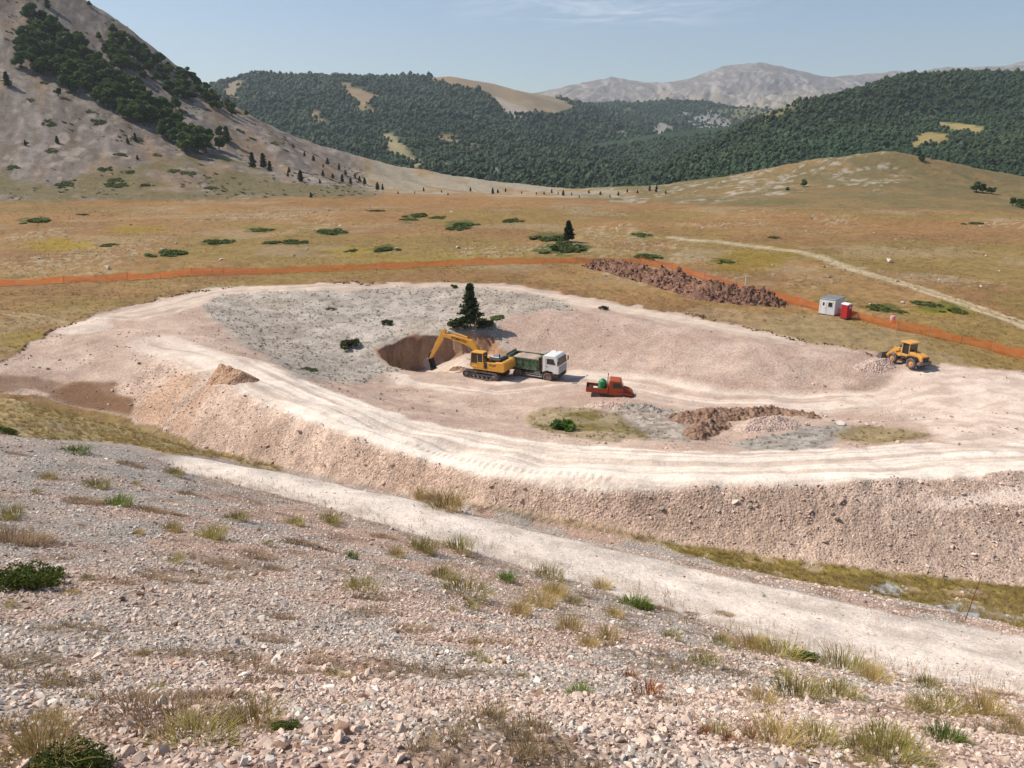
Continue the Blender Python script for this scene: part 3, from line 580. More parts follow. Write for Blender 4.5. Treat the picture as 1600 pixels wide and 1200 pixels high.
# covers of the far hills
def cover(s, base, zones):
    px, py = project(s.X, s.Y, s.Z); jx = (fbm(s.X/30, s.Y/30, 131, 4)-.5)*22; jy = (fbm(s.X/30, s.Y/30, 132, 4)-.5)*14
    c = base.copy(); bare = np.zeros(s.X.shape)
    for poly, cc, k in zones:
        m = blur(inpoly(px+jx, py+jy, poly).astype(float), 1)*k; m = m*(1-.4*(cc[0]-cc[2] < 14)*ss(fbm(s.X/14, s.Y/22, 138, 4, .65), .42, .56)); c = c*(1-m[..., None])+lin(*cc)*m[..., None]; bare = np.maximum(bare, m)
    return c, bare
fl = lin(44,58,38); TAN = (150,126,94); GR = (150,144,136)
base = mixn(fbm(fhill.X/60, fhill.Y/60, 133, 3), fl, fl*1.5)
fh_col, fh_bare = cover(fhill, base, [
 ([(685,118),(740,118),(815,138),(860,145),(900,168),(880,182),(850,178),(800,182),(775,165),(760,148),(720,138),(690,134)], (150,130,102), .96), ([(660,120),(720,116),(760,132),(700,136)], (148,126,96), .9),
 ([(770,150),(800,160),(835,172),(825,184),(790,180)], (176,162,146), .9),
 ([(528,128),(560,136),(590,150),(572,168),(545,158)], TAN, .95), ([(555,165),(590,168),(580,180),(560,176)], TAN, .8), ([(640,170),(668,168),(662,180),(645,178)], TAN, .6),
 ([(590,206),(606,208),(630,226),(662,252),(655,262),(630,248),(605,230)], (152,138,100), 1), ([(470,168),(486,172),(512,196),(500,198),(480,184)], TAN, .9),
 ([(680,213),(710,212),(712,224),(690,226)], TAN, .8), ([(715,220),(745,226),(748,240),(728,232)], (132,120,98), .7), ([(755,258),(778,262),(772,268)], GR, .7), ([(686,250),(700,254),(694,260)], GR, .6),
 ([(340,140),(360,125),(380,128),(370,150),(345,158)], (142,124,100), .9), ([(470,122),(520,126),(500,130)], TAN, .7),
 ([(960,205),(975,200),(978,222),(965,222)], GR, .7), ([(1012,205),(1030,192),(1048,200),(1040,216),(1018,215)], GR, .95), ([(1062,196),(1090,180),(1120,172),(1142,186),(1135,204),(1100,206),(1075,200)], (158,152,146), 1), ([(1056,176),(1072,172),(1070,186)], GR, .8),
 ([(1120,168),(1200,166),(1300,170),(1200,184),(1150,186)], (126,120,82), .8), ([(960,172),(990,166),(985,176)], (134,124,92), .6)])
base = mixn(fbm(rhill.X/40, rhill.Y/40, 134, 3), fl, fl*1.6)
rh_col, rh_bare = cover(rhill, base, [
 ([(1450,184),(1480,190),(1542,202),(1525,208),(1480,202),(1452,194)], (156,138,88), 1), ([(1425,214),(1450,208),(1490,212),(1470,222),(1440,222),(1430,236),(1440,248),(1425,244),(1420,226)], (152,132,84), 1),
 ([(1438,172),(1462,170),(1456,178)], TAN, .8), ([(1180,178),(1230,166),(1250,164),(1235,176),(1195,190)], (132,122,84), .75)])
m_ = np.abs(fbm(rmount.X/60+fbm(rmount.X/200, rmount.Y/200, 137, 3)*4, rmount.Y/260, 135, 6, .7)-.5)*2
rm_col = mixn(ss(m_, .05, .45), lin(122,112,104), lin(172,160,150))
px_, py_ = project(rmount.X, rmount.Y, rmount.Z)
gr_ = ss(py_, 132, 160)*ss(fbm(rmount.X/200, rmount.Y/200, 136, 4), .42, .58); rm_col = mixn(gr_*.7, rm_col, lin(158,142,116))
def sheet_one(s, nm, c, t=(0, .35, .3)):
    return sheet_objects(s, np.ones(s.X.shape, int), {1: nm}, GMAT, np.clip(c, 0, .9), np.broadcast_to(np.array(t), c.shape))[nm]
sheet_one(fhill, 'forested_hill', fh_col); sheet_one(rhill, 'forested_ridge', rh_col); sheet_one(rmount, 'rocky_mountain', rm_col, (0, .2, .2))
# the woods on them
WOODM = leafy('beech_wood', lin(36,52,36), lin(62,78,48), trans=0, inst=True)
crowns = variants('crown_clump', [lumpy(i, WOODM, sub=1, amp=.28, lobes=5) for i in range(6)])
rng = np.random.default_rng(5)
def wood(s, bare, n, r0, ymax, name, label, keep):
    j = rng.integers(0, len(s.ds)-1, n*4); p = s.ds[j]**1.6; j = j[rng.random(n*4) < p/p.max()][:n]; n = len(j)
    y = s.ds[j]+rng.random(n)*(s.ds[j+1]-s.ds[j]); u = s.us[0]+rng.random(n)*(s.us[-1]-s.us[0]); x = u*(y+YO)
    i = np.clip(((u-s.us[0])/(s.us[-1]-s.us[0])*(len(s.us)-1)).astype(int), 0, len(s.us)-1)
    ok = (rng.random(n) > bare[j, i]*1.15+.01) & (y < ymax(x, y)) & keep(x, y, s.hz(x, y)); x, y = x[ok], y[ok]; z = s.hz(x, y); n = len(x)
    r = r0*np.exp(rng.normal(0, .3, n))*(.8+.5*fbm(x/50, y/50, 142, 3))*(.75+.5*ss(y, 600, 1500)); v = fbm(x/70, y/70, 140, 3)
    tint = (.8+.5*rng.random(n))[:, None]*np.array([1, 1, 1])*(.65+.7*v[:, None])
    tint[:, 0] *= .85+.4*fbm(x/120, y/120, 141, 2)
    P_ = np.c_[x, y, z-.4*r]; rot = np.c_[np.zeros(n), np.zeros(n), rng.random(n)*6.28]
    return scatter(name, P_, np.c_[r, r, r*rng.uniform(.9, 1.4, n)], rot, tint, crowns, 6, label)
def front(x, y, z):
    px, py = project(x, y, z); return (px > 250) & (px < 1750)
wood(fhill, fh_bare, 120000, 2.25, lambda x, y: fd(800)+900+0*x, 'beech_forest', 'dark green beech forest covering the hills behind the meadow', lambda x, y, z: (x/y > -.5) & (x/y < .5))
wood(rhill, rh_bare, 60000, 1.85, lambda x, y: 1100+0*x, 'ridge_forest', 'dense green forest on the ridge behind the rocky knoll', lambda x, y, z: (x/y < .9) & (y > 462))
# ------------------------------------------------------------------ builder for made things
class MB:
    def __init__(s): s.bm = bmesh.new()
    def _bev(s, verts, w, seg=1):
        if w <= 0: return
        es = {e for v in verts for e in v.link_edges}
        bmesh.ops.bevel(s.bm, geom=list(es), offset=w, segments=seg, affect='EDGES', profile=.7, clamp_overlap=True)
    def box(s, c, d, rot=None, bev=.02):
        m = Matrix.Translation(c) @ (rot.to_4x4() if rot is not None else Matrix()) @ Matrix.Diagonal((d[0], d[1], d[2], 1))
        v = bmesh.ops.create_cube(s.bm, size=1, matrix=m)['verts']; s._bev(v, min(bev, min(d)*.3)); return s
    def prism(s, prof, y0, y1, bev=.02):          # outline in x,z; extruded along y
        a = [s.bm.verts.new((x, y0, z)) for x, z in prof]; b = [s.bm.verts.new((x, y1, z)) for x, z in prof]; n = len(prof)
        s.bm.faces.new(a); s.bm.faces.new(b[::-1])
        for i in range(n): s.bm.faces.new((a[i], b[i], b[(i+1) % n], a[(i+1) % n]))
        s._bev(a+b, bev); return s
    def cyl(s, p0, p1, r, seg=14, r2=None, bev=0):
        p0, p1 = Vector(p0), Vector(p1); d = p1-p0
        m = Matrix.Translation((p0+p1)/2) @ d.to_track_quat('Z', 'Y').to_matrix().to_4x4()
        v = bmesh.ops.create_cone(s.bm, cap_ends=True, segments=seg, radius1=r, radius2=r if r2 is None else r2, depth=d.length, matrix=m)['verts']
        s._bev(v, bev); return s
    def bar(s, p0, p1, wy, wz, bev=.01):
        p0, p1 = Vector(p0), Vector(p1); d = p1-p0; q = d.to_track_quat('X', 'Z')
        return s.box((p0+p1)/2, (d.length, wy, wz), q.to_matrix(), bev)
    def ring(s, c, r0, r1, w, seg=20, axis='Y'):  # tyre-like ring about y
        prof = [(r0, -w/2), (r0+(r1-r0)*.45, -w/2*1.04), (r1*.97, -w/2*.9), (r1, -w/2*.6), (r1, w/2*.6), (r1*.97, w/2*.9), (r0+(r1-r0)*.45, w/2*1.04), (r0, w/2)]
        rings = []
        for k in range(seg):
            a = 2*math.pi*k/seg; rings.append([s.bm.verts.new((c[0]+r*math.cos(a), c[1]+y, c[2]+r*math.sin(a))) for r, y in prof])
        for k in range(seg):
            A, B = rings[k], rings[(k+1) % seg]
            for i in range(len(prof)): j = (i+1) % len(prof); s.bm.faces.new((A[i], B[i], B[j], A[j]))
        return s
    def build(s, name, mat, parent=None, smooth=False):
        bmesh.ops.recalc_face_normals(s.bm, faces=s.bm.faces)
        me = bm_mesh(s.bm, name, mat, smooth); o = bpy.data.objects.new(name, me); C.objects.link(o); o.parent = parent; return o
def thing(name, label, cat, loc=(0, 0, 0), rz=0, group=None, rx=0, ry=0):
    o = bpy.data.objects.new(name, None); C.objects.link(o); o.location = loc; o.rotation_euler = (rx, ry, rz); o['label'] = label; o['category'] = cat
    o.empty_display_size = .2
    if group: o['group'] = group
    return o
def tag(o, label, cat, group=None):
    o['label'] = label; o['category'] = cat
    if group: o['group'] = group
    return o
def lettering(text, size, mat, parent, loc, rot, name='lettering', extrude=.006):
    cu = bpy.data.curves.new(name, 'FONT'); cu.body = text; cu.size = size; cu.extrude = extrude; cu.align_x = 'CENTER'; cu.align_y = 'CENTER'; cu.offset = size*.018
    t = bpy.data.objects.new(name, cu); C.objects.link(t); bpy.context.view_layer.update()
    me = bpy.data.meshes.new_from_object(t.evaluated_get(bpy.context.evaluated_depsgraph_get())); bpy.data.objects.remove(t)
    me.materials.clear(); me.materials.append(mat); o = bpy.data.objects.new(name, me); C.objects.link(o); o.parent = parent; o.location = loc; o.rotation_euler = rot; return o
DUST = tuple(lin(190,162,142))
YEL = simple('excavator_yellow', lin(222,156,24), .5, 0, .55, DUST, 4); YELD = simple('loader_yellow', lin(222,158,62), .55, 0, .5, DUST, 3)
BLK = simple('black_rubber', lin(44,42,42), .8, 0, .35, DUST, 5); TYRE = simple('dusty_tyre', lin(84,78,74), .9, 0, .6, DUST, 5)
STEEL = simple('worn_steel', lin(128,124,120), .45, .6, .4, DUST, 8); GREY = simple('grey_metal', lin(108,104,104), .6, .3, .4, DUST, 6)
DARK = simple('dark_metal', lin(34,32,34), .6, .2, .3, DUST, 5); WHT = simple('white_paint', lin(232,230,226), .4, 0, .25, DUST, 3)
GRN = simple('tipper_green', lin(44,92,58), .5, 0, .55, DUST, 4); ORN = simple('rusty_orange_paint', lin(180,80,42), .55, 0, .55, tuple(lin(120,70,48)), 4)
REDM = simple('red_plastic', lin(186,30,34), .45, 0, .12, DUST, 3); GTANK = simple('green_drum_paint', lin(30,128,72), .45, 0, .3, tuple(lin(150,180,150)), 4)
SILV = simple('dull_silver', lin(170,168,166), .4, .7, .3, DUST, 6); CHAS = simple('brown_chassis', lin(84,52,44), .8, 0, .5, DUST, 6)
def glass(name, tint=(.02, .025, .025)):
    t = NT(name); t.b.inputs['Base Color'].default_value = c4(tint); t.b.inputs['Roughness'].default_value = .06; t.b.inputs['Specular IOR Level'].default_value = .6
    n = t.new('TexNoise', Vector=t.obj(), Scale=3.0, Detail=4.0).outputs[0]; t.set(t.b.inputs['Roughness'], t.rng(n, .3, .8, .04, .3)); return t.m
GLS = glass('dusty_window_glass')
RZ = lambda a: Matrix.Rotation(a, 3, 'Y')
# ------------------------------------------------------------------ tracked excavator: digs with its arm reached out to the left
p = G.pick(760, 587); EXH = R(180-27)
ex = thing('tracked_excavator', 'yellow tracked excavator with curved boom lowering a grey bucket into the cut', 'excavator', (p[0], p[1], p[2]-.03), EXH)
for sgn in (1, -1):
    y = 1.18*sgn; Lh, r = 1.75, .42
    prof = []
    for k in range(9): a = -math.pi/2+math.pi*k/8; prof.append((Lh+r*math.cos(a), r+.02+r*math.sin(a)))
    for k in range(9): a = math.pi/2+math.pi*k/8; prof.append((-Lh+r*math.cos(a), r+.02+r*math.sin(a)))
    m = MB(); n = len(prof); per = [0]
    outer = prof; inner = [((x-math.copysign(Lh, x) if abs(x) > Lh else 0)*.80+(math.copysign(Lh, x) if abs(x) > Lh else x), (z-r-.02)*.80+r+.02) for x, z in prof]
    A = [[m.bm.verts.new((q[0], yy, q[1])) for q in L_] for L_ in (outer, inner) for yy in (y-.3, y+.3)]
    for i in range(n):
        j = (i+1) % n
        m.bm.faces.new((A[0][i], A[0][j], A[1][j], A[1][i])); m.bm.faces.new((A[2][i], A[3][i], A[3][j], A[2][j])); m.bm.faces.new((A[0][i], A[2][i], A[2][j], A[0][j])); m.bm.faces.new((A[1][i], A[1][j], A[3][j], A[3][i]))
    for k in range(26):                        # grouser bars standing off the belt
        x = -Lh+2*Lh*k/25; m.box((x, y, .875), (.05, .6, .05), bev=0); m.box((x, y, -.0), (.05, .6, .04), bev=0)
    tr = m.build('crawler_track', TYRE, ex); tr['label'] = 'dusty steel crawler track'
    for x in (-Lh, Lh): MB().cyl((x, y-.26, r+.02), (x, y+.26, r+.02), .31, 16, bev=.02).build('sprocket', GREY, tr, True)
    for k in range(6): x = -1.3+k*.52; MB().cyl((x, y-.2, .2), (x, y+.2, .2), .13, 10).build('roller', STEEL, tr)
    MB().box((0, y, .46), (2.9, .34, .26), bev=.04).build('track_frame', GREY, tr)
MB().box((0, 0, .6), (1.7, 1.9, .4), bev=.08).cyl((0, 0, .75), (0, 0, 1.02), .72, 20).build('car_body', DARK, ex)
sw = Matrix.Rotation(R(-4), 4, 'Z')
hs = MB().box((-.75, 0, 1.17), (3.5, 2.66, .24), bev=.03)
hs.prism([(-.35, 1.28), (-.35, 2.06), (-2.1, 2.06), (-2.5, 1.95), (-2.5, 1.28)], -1.33, -.5, .04).prism([(.35, 1.28), (.35, 1.95), (-2.5, 2.0), (-2.5, 1.28)], .45, 1.33, .04)
ho = hs.build('house', YEL, ex)
MB().prism([(-1.75, 1.05), (-1.75, 2.1), (-2.7, 2.14), (-2.98, 1.9), (-2.98, 1.3), (-2.75, 1.05)], -1.34, 1.34, .07).build('counterweight', YEL, ex)
MB().box((-1.35, 0, 1.75), (2.2, 1.0, .7), bev=.05).build('engine_bay', DARK, ex)
hd = MB().box((-1.55, .05, 2.24), (1.5, 2.0, .26), bev=.08).build('engine_hood', DARK, ex); hd['label'] = 'black engine hood with silver exhaust'
MB().box((-1.45, -.1, 2.4), (1.1, 1.2, .1), bev=.04).build('hood_panel', SILV, hd); MB().cyl((-1.9, .45, 2.3), (-1.9, .45, 2.8), .07, 10).build('exhaust_pipe', DARK, hd)
# cab on the near (left) side of the machine
cab = MB()
for x, y in ((1.25, .42), (1.25, 1.3), (-.3, .42), (-.3, 1.3)): cab.bar((x-(.12 if x > 1 else 0), y, 2.85), (x, y, 1.3), .09, .09)
cab.bar((1.36, .42, 2.0), (1.15, .42, 1.3), .1, .1)
cab.prism([(-.36, 2.84), (1.12, 2.84), (1.18, 2.92), (1.05, 2.98), (-.36, 2.98)], .36, 1.36, .03).box((.45, .86, 1.36), (1.6, .95, .2), bev=.03).box((.42, .86, 1.62), (1.5, .9, .38), bev=.03).box((.36, 1.32, 2.0), (.07, .05, 1.4), bev=.01).box((-.33, .86, 1.9), (.06, .95, 1.2), bev=.01)
co = cab.build('cab', YEL, ex); 
for c_, d_ in (((.78, 1.315, 2.28), (.72, .02, 1.05)), ((.02, 1.315, 2.28), (.6, .02, 1.05)), ((.42, .40, 2.25), (1.4, .02, 1.15)), ((-.37, .86, 2.5), (.02, .8, .55))): MB().box(c_, d_, bev=0).build('window', GLS, co)
MB().box((1.2, .86, 2.2), (.02, .82, 1.2), Matrix.Rotation(R(-5), 3, 'Y'), 0).build('windscreen', GLS, co)
MB().box((.2, .86, 1.9), (.45, .5, .5), bev=.08).box((.0, .86, 2.3), (.14, .48, .6), bev=.05).build('driver_seat', DARK, co)
for P3 in (((-.5, 1.28, 2.0), (-.5, 1.28, 2.75), (-1.2, 1.28, 2.7), (-1.2, 1.28, 1.95)), ((.55, -1.28, 1.9), (.55, -1.28, 2.6), (-.3, -1.28, 2.6), (-.3, -1.28, 2.0))):
    hr = MB()
    for a, b in zip(P3[:-1], P3[1:]): hr.cyl(a, b, .025, 6)
    hr.build('handrail', GREY, ex)
MB().box((-.62, 1.34, 1.62), (.36, .04, .72), bev=.01).box((-.62, 1.36, 1.75), (.3, .03, .3), bev=0).build('radiator_grille', DARK, ex)
MB().box((.55, -.95, 1.6), (1.2, .7, .62), bev=.04).build('tool_box', YEL, ex)
# boom, dipper arm and bucket (all in the plane y = 0)
def limb(pts, w, name, mat, parent, y=0.0):
    """box-section limb through (x, z, height) stations"""
    m = MB(); prev = None; n = len(pts); rings = []
    for i, (x, z, h) in enumerate(pts):
        a = Vector((pts[max(0, i-1)][0], 0, pts[max(0, i-1)][1])); b = Vector((pts[min(n-1, i+1)][0], 0, pts[min(n-1, i+1)][1])); t = (b-a).normalized(); nn = Vector((-t.z, 0, t.x))
        c = Vector((x, y, z)); rings.append([m.bm.verts.new(c+nn*h/2*sz+Vector((0, w/2*sy, 0))) for sy, sz in ((-1, -1), (1, -1), (1, 1), (-1, 1))])
    for A, B in zip(rings[:-1], rings[1:]):
        for i in range(4): m.bm.faces.new((A[i], A[(i+1) % 4], B[(i+1) % 4], B[i]))
    m.bm.faces.new(rings[0]); m.bm.faces.new(rings[-1][::-1]); m._bev(list(m.bm.verts), .02); return m.build(name, mat, parent)
bm_ = limb([(.55, 1.75, .42), (.95, 2.5, .58), (1.42, 3.12, .72), (1.95, 3.5, .78), (2.6, 3.68, .72), (3.6, 3.84, .56), (4.9, 4.02, .42), (5.45, 4.1, .34)], .44, 'boom', YEL, ex)
lettering('KOMATSU', .42, DARK, bm_, (3.3, .232, 3.79), (R(90), R(8.6), R(180)), 'lettering')
lettering('PC240', .3, DARK, ho, (-1.5, 1.337, 1.72), (R(90), 0, R(180)), 'lettering')
for y in (-.36, .36): q = MB().cyl((.9, y, 1.5), (1.75, y, 2.6), .095, 10).build('boom_cylinder', YEL, ex); MB().cyl((1.7, y, 2.55), (2.2, y, 3.3), .05, 8).build('rod', SILV, q)
q = MB().cyl((2.35, 0, 4.1), (3.9, 0, 4.4), .1, 10).bar((2.25, 0, 3.9), (2.4, 0, 4.15), .2, .16).build('arm_cylinder', YEL, ex); MB().cyl((3.85, 0, 4.39), (5.2, 0, 4.62), .05, 8).build('rod', SILV, q)
ar = limb([(5.15, 4.72, .24), (5.42, 4.25, .56), (5.8, 3.5, .56), (6.45, 2.4, .42), (7.05, 1.45, .3), (7.22, 1.15, .24)], .34, 'dipper_arm', YEL, ex)
q = MB().cyl((5.82, 0, 4.05), (6.6, 0, 2.72), .085, 10).build('bucket_cylinder', YEL, ex); MB().cyl((6.57, 0, 2.78), (7.12, 0, 1.85), .045, 8).build('rod', SILV, q)
BX, BZ = .8, -.78
MB().bar((6.85, 0, 1.8), (7.25, 0, 1.82), .3, .09).bar((7.22, 0, 1.82), (6.75+BX-.1, 0, 1.95+BZ), .26, .09).build('bucket_link', DARK, ex)
bk = MB()
prof = [(6.38, 1.92), (6.72, 1.98), (7.0, 1.78), (7.1, 1.4), (6.98, 1.02), (6.7, .74), (6.3, .62), (6.05, .66)]
th = [(x-(x-6.45)*.08, z-(z-1.25)*.08) for x, z in prof]
m = bk.bm
for yy in (-.62, .58):
    A = [m.verts.new((x, yy, z)) for x, z in prof]+[m.verts.new((6.22, yy, 1.3))]; B = [m.verts.new((v.co.x, yy+.04, v.co.z)) for v in A]; m.faces.new(A); m.faces.new(B[::-1])
    for i in range(len(A)): m.faces.new((A[i], A[(i+1) % len(A)], B[(i+1) % len(A)], B[i]))
A = [[m.verts.new((x, yy, z)) for x, z in L_] for L_ in (prof, th) for yy in (-.62, .62)]
for i in range(len(prof)-1):
    m.faces.new((A[0][i], A[1][i], A[1][i+1], A[0][i+1])); m.faces.new((A[2][i], A[2][i+1], A[3][i+1], A[3][i]))
for v in m.verts: v.co.x += BX; v.co.z += BZ
bo = bk.build('bucket', STEEL, ex); bo['label'] = 'worn grey digging bucket'
for k in range(5): yy = -.54+k*.27; MB().prism([(6.12+BX, .6+BZ), (6.12+BX, .72+BZ), (5.82+BX, .64+BZ)], yy-.05, yy+.05, .005).build('tooth', STEEL, bo)
# ------------------------------------------------------------------ tipper truck
p = G.pick(838, 589); TH = R(-26)
tk = thing('tipper_truck', 'white-cab tipper truck with green dump body parked behind the excavator', 'truck', (p[0], p[1], p[2]-.03), TH)
def wheel(parent, x, y, r, w, side, tmat=TYRE, rim=GREY, hub=DARK, rr=.58):
    t = thing_part('wheel', parent, (x, y, r))
    MB().ring((0, 0, 0), r*rr, r, w, 22).build('tyre', tmat, t, True)
    MB().cyl((0, -w*.3, 0), (0, w*.3, 0), r*rr*1.02, 18, bev=.02).cyl((0, 0, 0), (0, side*w*.46, 0), r*.3, 12, r*.22).build('rim', rim, t)
    return t
def thing_part(name, parent, loc):
    o = bpy.data.objects.new(name, None); C.objects.link(o); o.parent = parent; o.location = loc; o.empty_display_size = .1; return o
for x, y, s_ in ((1.85, 1.05, 1), (1.85, -1.05, -1), (-1.75, 1.0, 1), (-1.75, -1.0, -1)): wheel(tk, x, y, .52, .34 if x > 0 else .56, s_, rim=simple('wheel_rim', lin(150,120,112), .6, .3, .5, DUST))
MB().box((-.3, .42, .82), (5.9, .12, .28), bev=.01).box((-.3, -.42, .82), (5.9, .12, .28), bev=.01).box((-2.9, 0, .8), (.12, 1.6, .2), bev=.01).cyl((1.85, -1, .52), (1.85, 1, .52), .1, 8).cyl((-1.75, -1, .52), (-1.75, 1, .52), .14, 8).build('chassis', CHAS, tk)
for y in (-1.16, 1.16): MB().box((.1, y, .72), (2.2, .06, .1), bev=.01).box((.1, y, .48), (2.2, .06, .1), bev=.01).box((-.7, y*.93, .65), (.06, .2, .5), bev=0).box((.9, y*.93, .65), (.06, .2, .5), bev=0).build('side_guard', SILV, tk)
MB().cyl((.95, -.85, .85), (.2, -.85, .85), .28, 14).build('fuel_tank', SILV, tk)
cb_ = MB().prism([(1.25, 1.0), (1.25, 2.75), (1.42, 2.95), (2.7, 2.98), (2.98, 2.72), (3.12, 2.0), (3.14, 1.0), (2.5, 1.0), (2.42, 1.28), (1.95, 1.3), (1.5, 1.0)], -1.2, 1.2, .05).build('cab', WHT, tk)
MB().box((2.62, 0, .78), (1.0, 2.42, .5), bev=.07).prism([(1.2, 1.02), (1.28, .7), (1.36, .7), (1.5, 1.04), (1.95, 1.25), (1.95, 1.34), (1.45, 1.2)], -1.21, 1.21, .01).build('bumper', DARK, cb_)
MB().prism([(3.155, 1.98), (3.0, 2.72), (2.985, 2.72), (3.14, 1.98)], -1.08, 1.08, 0).build('windscreen', GLS, cb_)
for s_ in (1, -1):
    y = 1.205*s_
    MB().prism([(1.75, 2.02), (1.75, 2.62), (2.5, 2.64), (2.78, 2.02)], y-.012, y+.012, 0).build('side_window', GLS, cb_)
    d_ = MB().prism([(1.62, 1.32), (1.62, 2.72), (1.645, 2.72), (1.645, 1.32)], y-.006, y+.006, 0).build('door_seam', DARK, cb_)
    MB().box((1.78, y*1.01, 1.75), (.18, .03, .05), bev=.005).build('door_handle', DARK, cb_)
    MB().bar((2.95, y, 2.55), (3.15, y*1.18, 2.5), .04, .04).box((3.15, y*1.2, 2.25), (.1, .2, .5), bev=.03).build('mirror', DARK, cb_)
    MB().box((3.13, .85*s_, .82), (.06, .42, .2), bev=.02).build('headlight', GLS, cb_)
MB().box((3.16, 0, 1.45), (.05, 1.9, .6), bev=.02).box((3.17, 0, 1.18), (.05, 2.1, .05), bev=0).build('front_grille', simple('grille_grey', lin(170,168,164), .5), cb_)
MB().cyl((2.0, .9, 2.98), (2.0, .9, 3.14), .08, 8).build('beacon', simple('amber_beacon', lin(230,130,30), .3), cb_)
MB().cyl((1.05, -1.0, 1.1), (1.05, -1.0, 2.7), .12, 12).build('air_intake', CHAS, tk)
MB().box((1.05, .6, 1.6), (.2, .4, 1.1), bev=.03).build('battery_box', CHAS, tk)
bd = MB().prism([(.78, 1.08), (.78, 2.62), (.86, 2.62), (.86, 1.08)], -1.22, 1.22, .01).box((-1.1, 0, 1.14), (3.75, 2.3, .12), bev=.01)
for s_ in (1, -1):
    bd.box((-1.1, 1.2*s_, 1.72), (3.75, .06, 1.15), bev=.01).box((-1.1, 1.22*s_, 2.32), (3.9, .14, .14), bev=.02).box((-1.1, 1.22*s_, 1.2), (3.8, .12, .14), bev=.02)
bd.prism([(.8, 2.5), (.8, 2.62), (1.15, 2.74), (1.15, 2.66)], -1.2, 1.2, .01)
bo = bd.build('dump_body', GRN, tk); bo['label'] = 'green steel dump body'
for s_ in (1, -1):
    for k in range(5): x = .62-k*.86; MB().bar((x, 1.25*s_, 1.22), (x-.18, 1.25*s_, 2.3), .08, .14).build('side_rib', GRN, bo)
MB().box((-2.99, 0, 1.75), (.07, 2.4, 1.25), Matrix.Rotation(R(6), 3, 'Y'), .01).box((-3.06, 0, 2.5), (.1, 2.44, .3), bev=.02).build('tailgate', GRN, bo)
MB().prism([(-2.9, 1.25), (-2.9, 2.1), (-2.0, 2.35), (-1.0, 2.2), (0, 2.3), (.7, 2.05), (.7, 1.25)], -1.1, 1.1, .1).build('load', simple('gravel_load', lin(190,162,146), .95, 0, .5, tuple(lin(150,120,104)), 9), tk)
# ------------------------------------------------------------------ wheel loader, seen from behind
p = G.pick(1417, 570); LHD = R(90+23)
ld = thing('wheel_loader', 'sandy yellow wheel loader on the edge of the diggings seen from behind', 'loader', (p[0], p[1], p[2]-.02), LHD); ld.scale = (.82, .82, .82)
LRIM = simple('loader_rim', lin(214,150,96), .6, 0, .5, DUST)
for x in (1.45, -1.45):
    for s_ in (1, -1): wheel(ld, x, 1.0*s_, .68, .5, s_, rim=LRIM, rr=.56)
MB().box((-1.2, 0, .95), (2.5, .9, .55), bev=.06).box((1.1, 0, .85), (1.6, .8, .5), bev=.06).cyl((0, 0, .55), (0, 0, 1.25), .18, 12).cyl((1.45, -1, .68), (1.45, 1, .68), .16, 8).cyl((-1.45, -1, .68), (-1.45, 1, .68), .16, 8).build('frame', DARK, ld)
eh = MB().prism([(-.55, 1.2), (-.55, 1.95), (-1.6, 1.88), (-2.45, 1.72), (-2.6, 1.5), (-2.6, 1.0), (-1.9, 1.0), (-1.9, 1.2)], -.68, .68, .09).build('engine_hood', YELD, ld)
MB().box((-2.61, 0, 1.32), (.06, .95, .52), bev=.02).build('radiator_grille', DARK, eh)
for s_ in (1, -1): MB().box((-2.6, .58*s_, 1.48), (.06, .14, .12), bev=.02).build('tail_lamp', REDM, eh)
MB().cyl((-1.3, .3, 1.85), (-1.3, .3, 2.5), .06, 8).build('exhaust_pipe', DARK, eh)
MB().box((-2.45, 0, .82), (.55, 2.1, .4), bev=.08).build('counterweight', GREY, ld)
for s_ in (1, -1): MB().prism([(-.75, 1.25), (-.75, 1.5), (-1.0, 1.55), (-1.9, 1.55), (-2.2, 1.3), (-2.15, 1.26), (-1.85, 1.48), (-1.05, 1.48), (-.85, 1.25)], .7*s_, 1.24*s_, .01).build('mudguard', DARK, ld)
cbm = MB()
for x, y in ((.55, .62), (.55, -.62), (-.6, .68), (-.6, -.68)): cbm.bar((x, y, 1.3), (x*.92, y, 2.98), .09, .09)
cbm.prism([(-.85, 2.95), (-.85, 3.06), (-.7, 3.14), (.6, 3.14), (.78, 3.05), (.78, 2.95)], -.86, .86, .03).box((0, 0, 1.35), (1.2, 1.3, .35), bev=.03).box((-.58, 0, 1.8), (.06, 1.3, .35), bev=.01)
cb2 = cbm.build('cab', YELD, ld)
for c_, d_ in (((0, .655, 2.25), (1.0, .015, 1.3)), ((0, -.655, 2.25), (1.0, .015, 1.3)), ((.54, 0, 2.2), (.015, 1.15, 1.4))): MB().box(c_, d_, bev=0).build('window', GLS, cb2)
MB().box((-.57, 0, 2.45), (.015, 1.2, .9), bev=0).build('rear_window', GLS, cb2)
MB().bar((.5, 1.0, 2.1), (.5, 1.0, 2.55), .04, .04).box((.5, 1.0, 2.5), (.06, .2, .32), bev=.02).build('mirror', DARK, cb2)
MB().box((-.2, .95, 1.1), (.9, .42, .08), bev=.01).box((-.2, .98, .7), (.7, .36, .06), bev=.01).build('step', DARK, ld)
MB().prism([(.75, 1.0), (.75, 1.95), (1.15, 2.05), (1.6, 1.5), (1.6, 1.0)], -.42, .42, .04).build('loader_tower', YELD, ld)
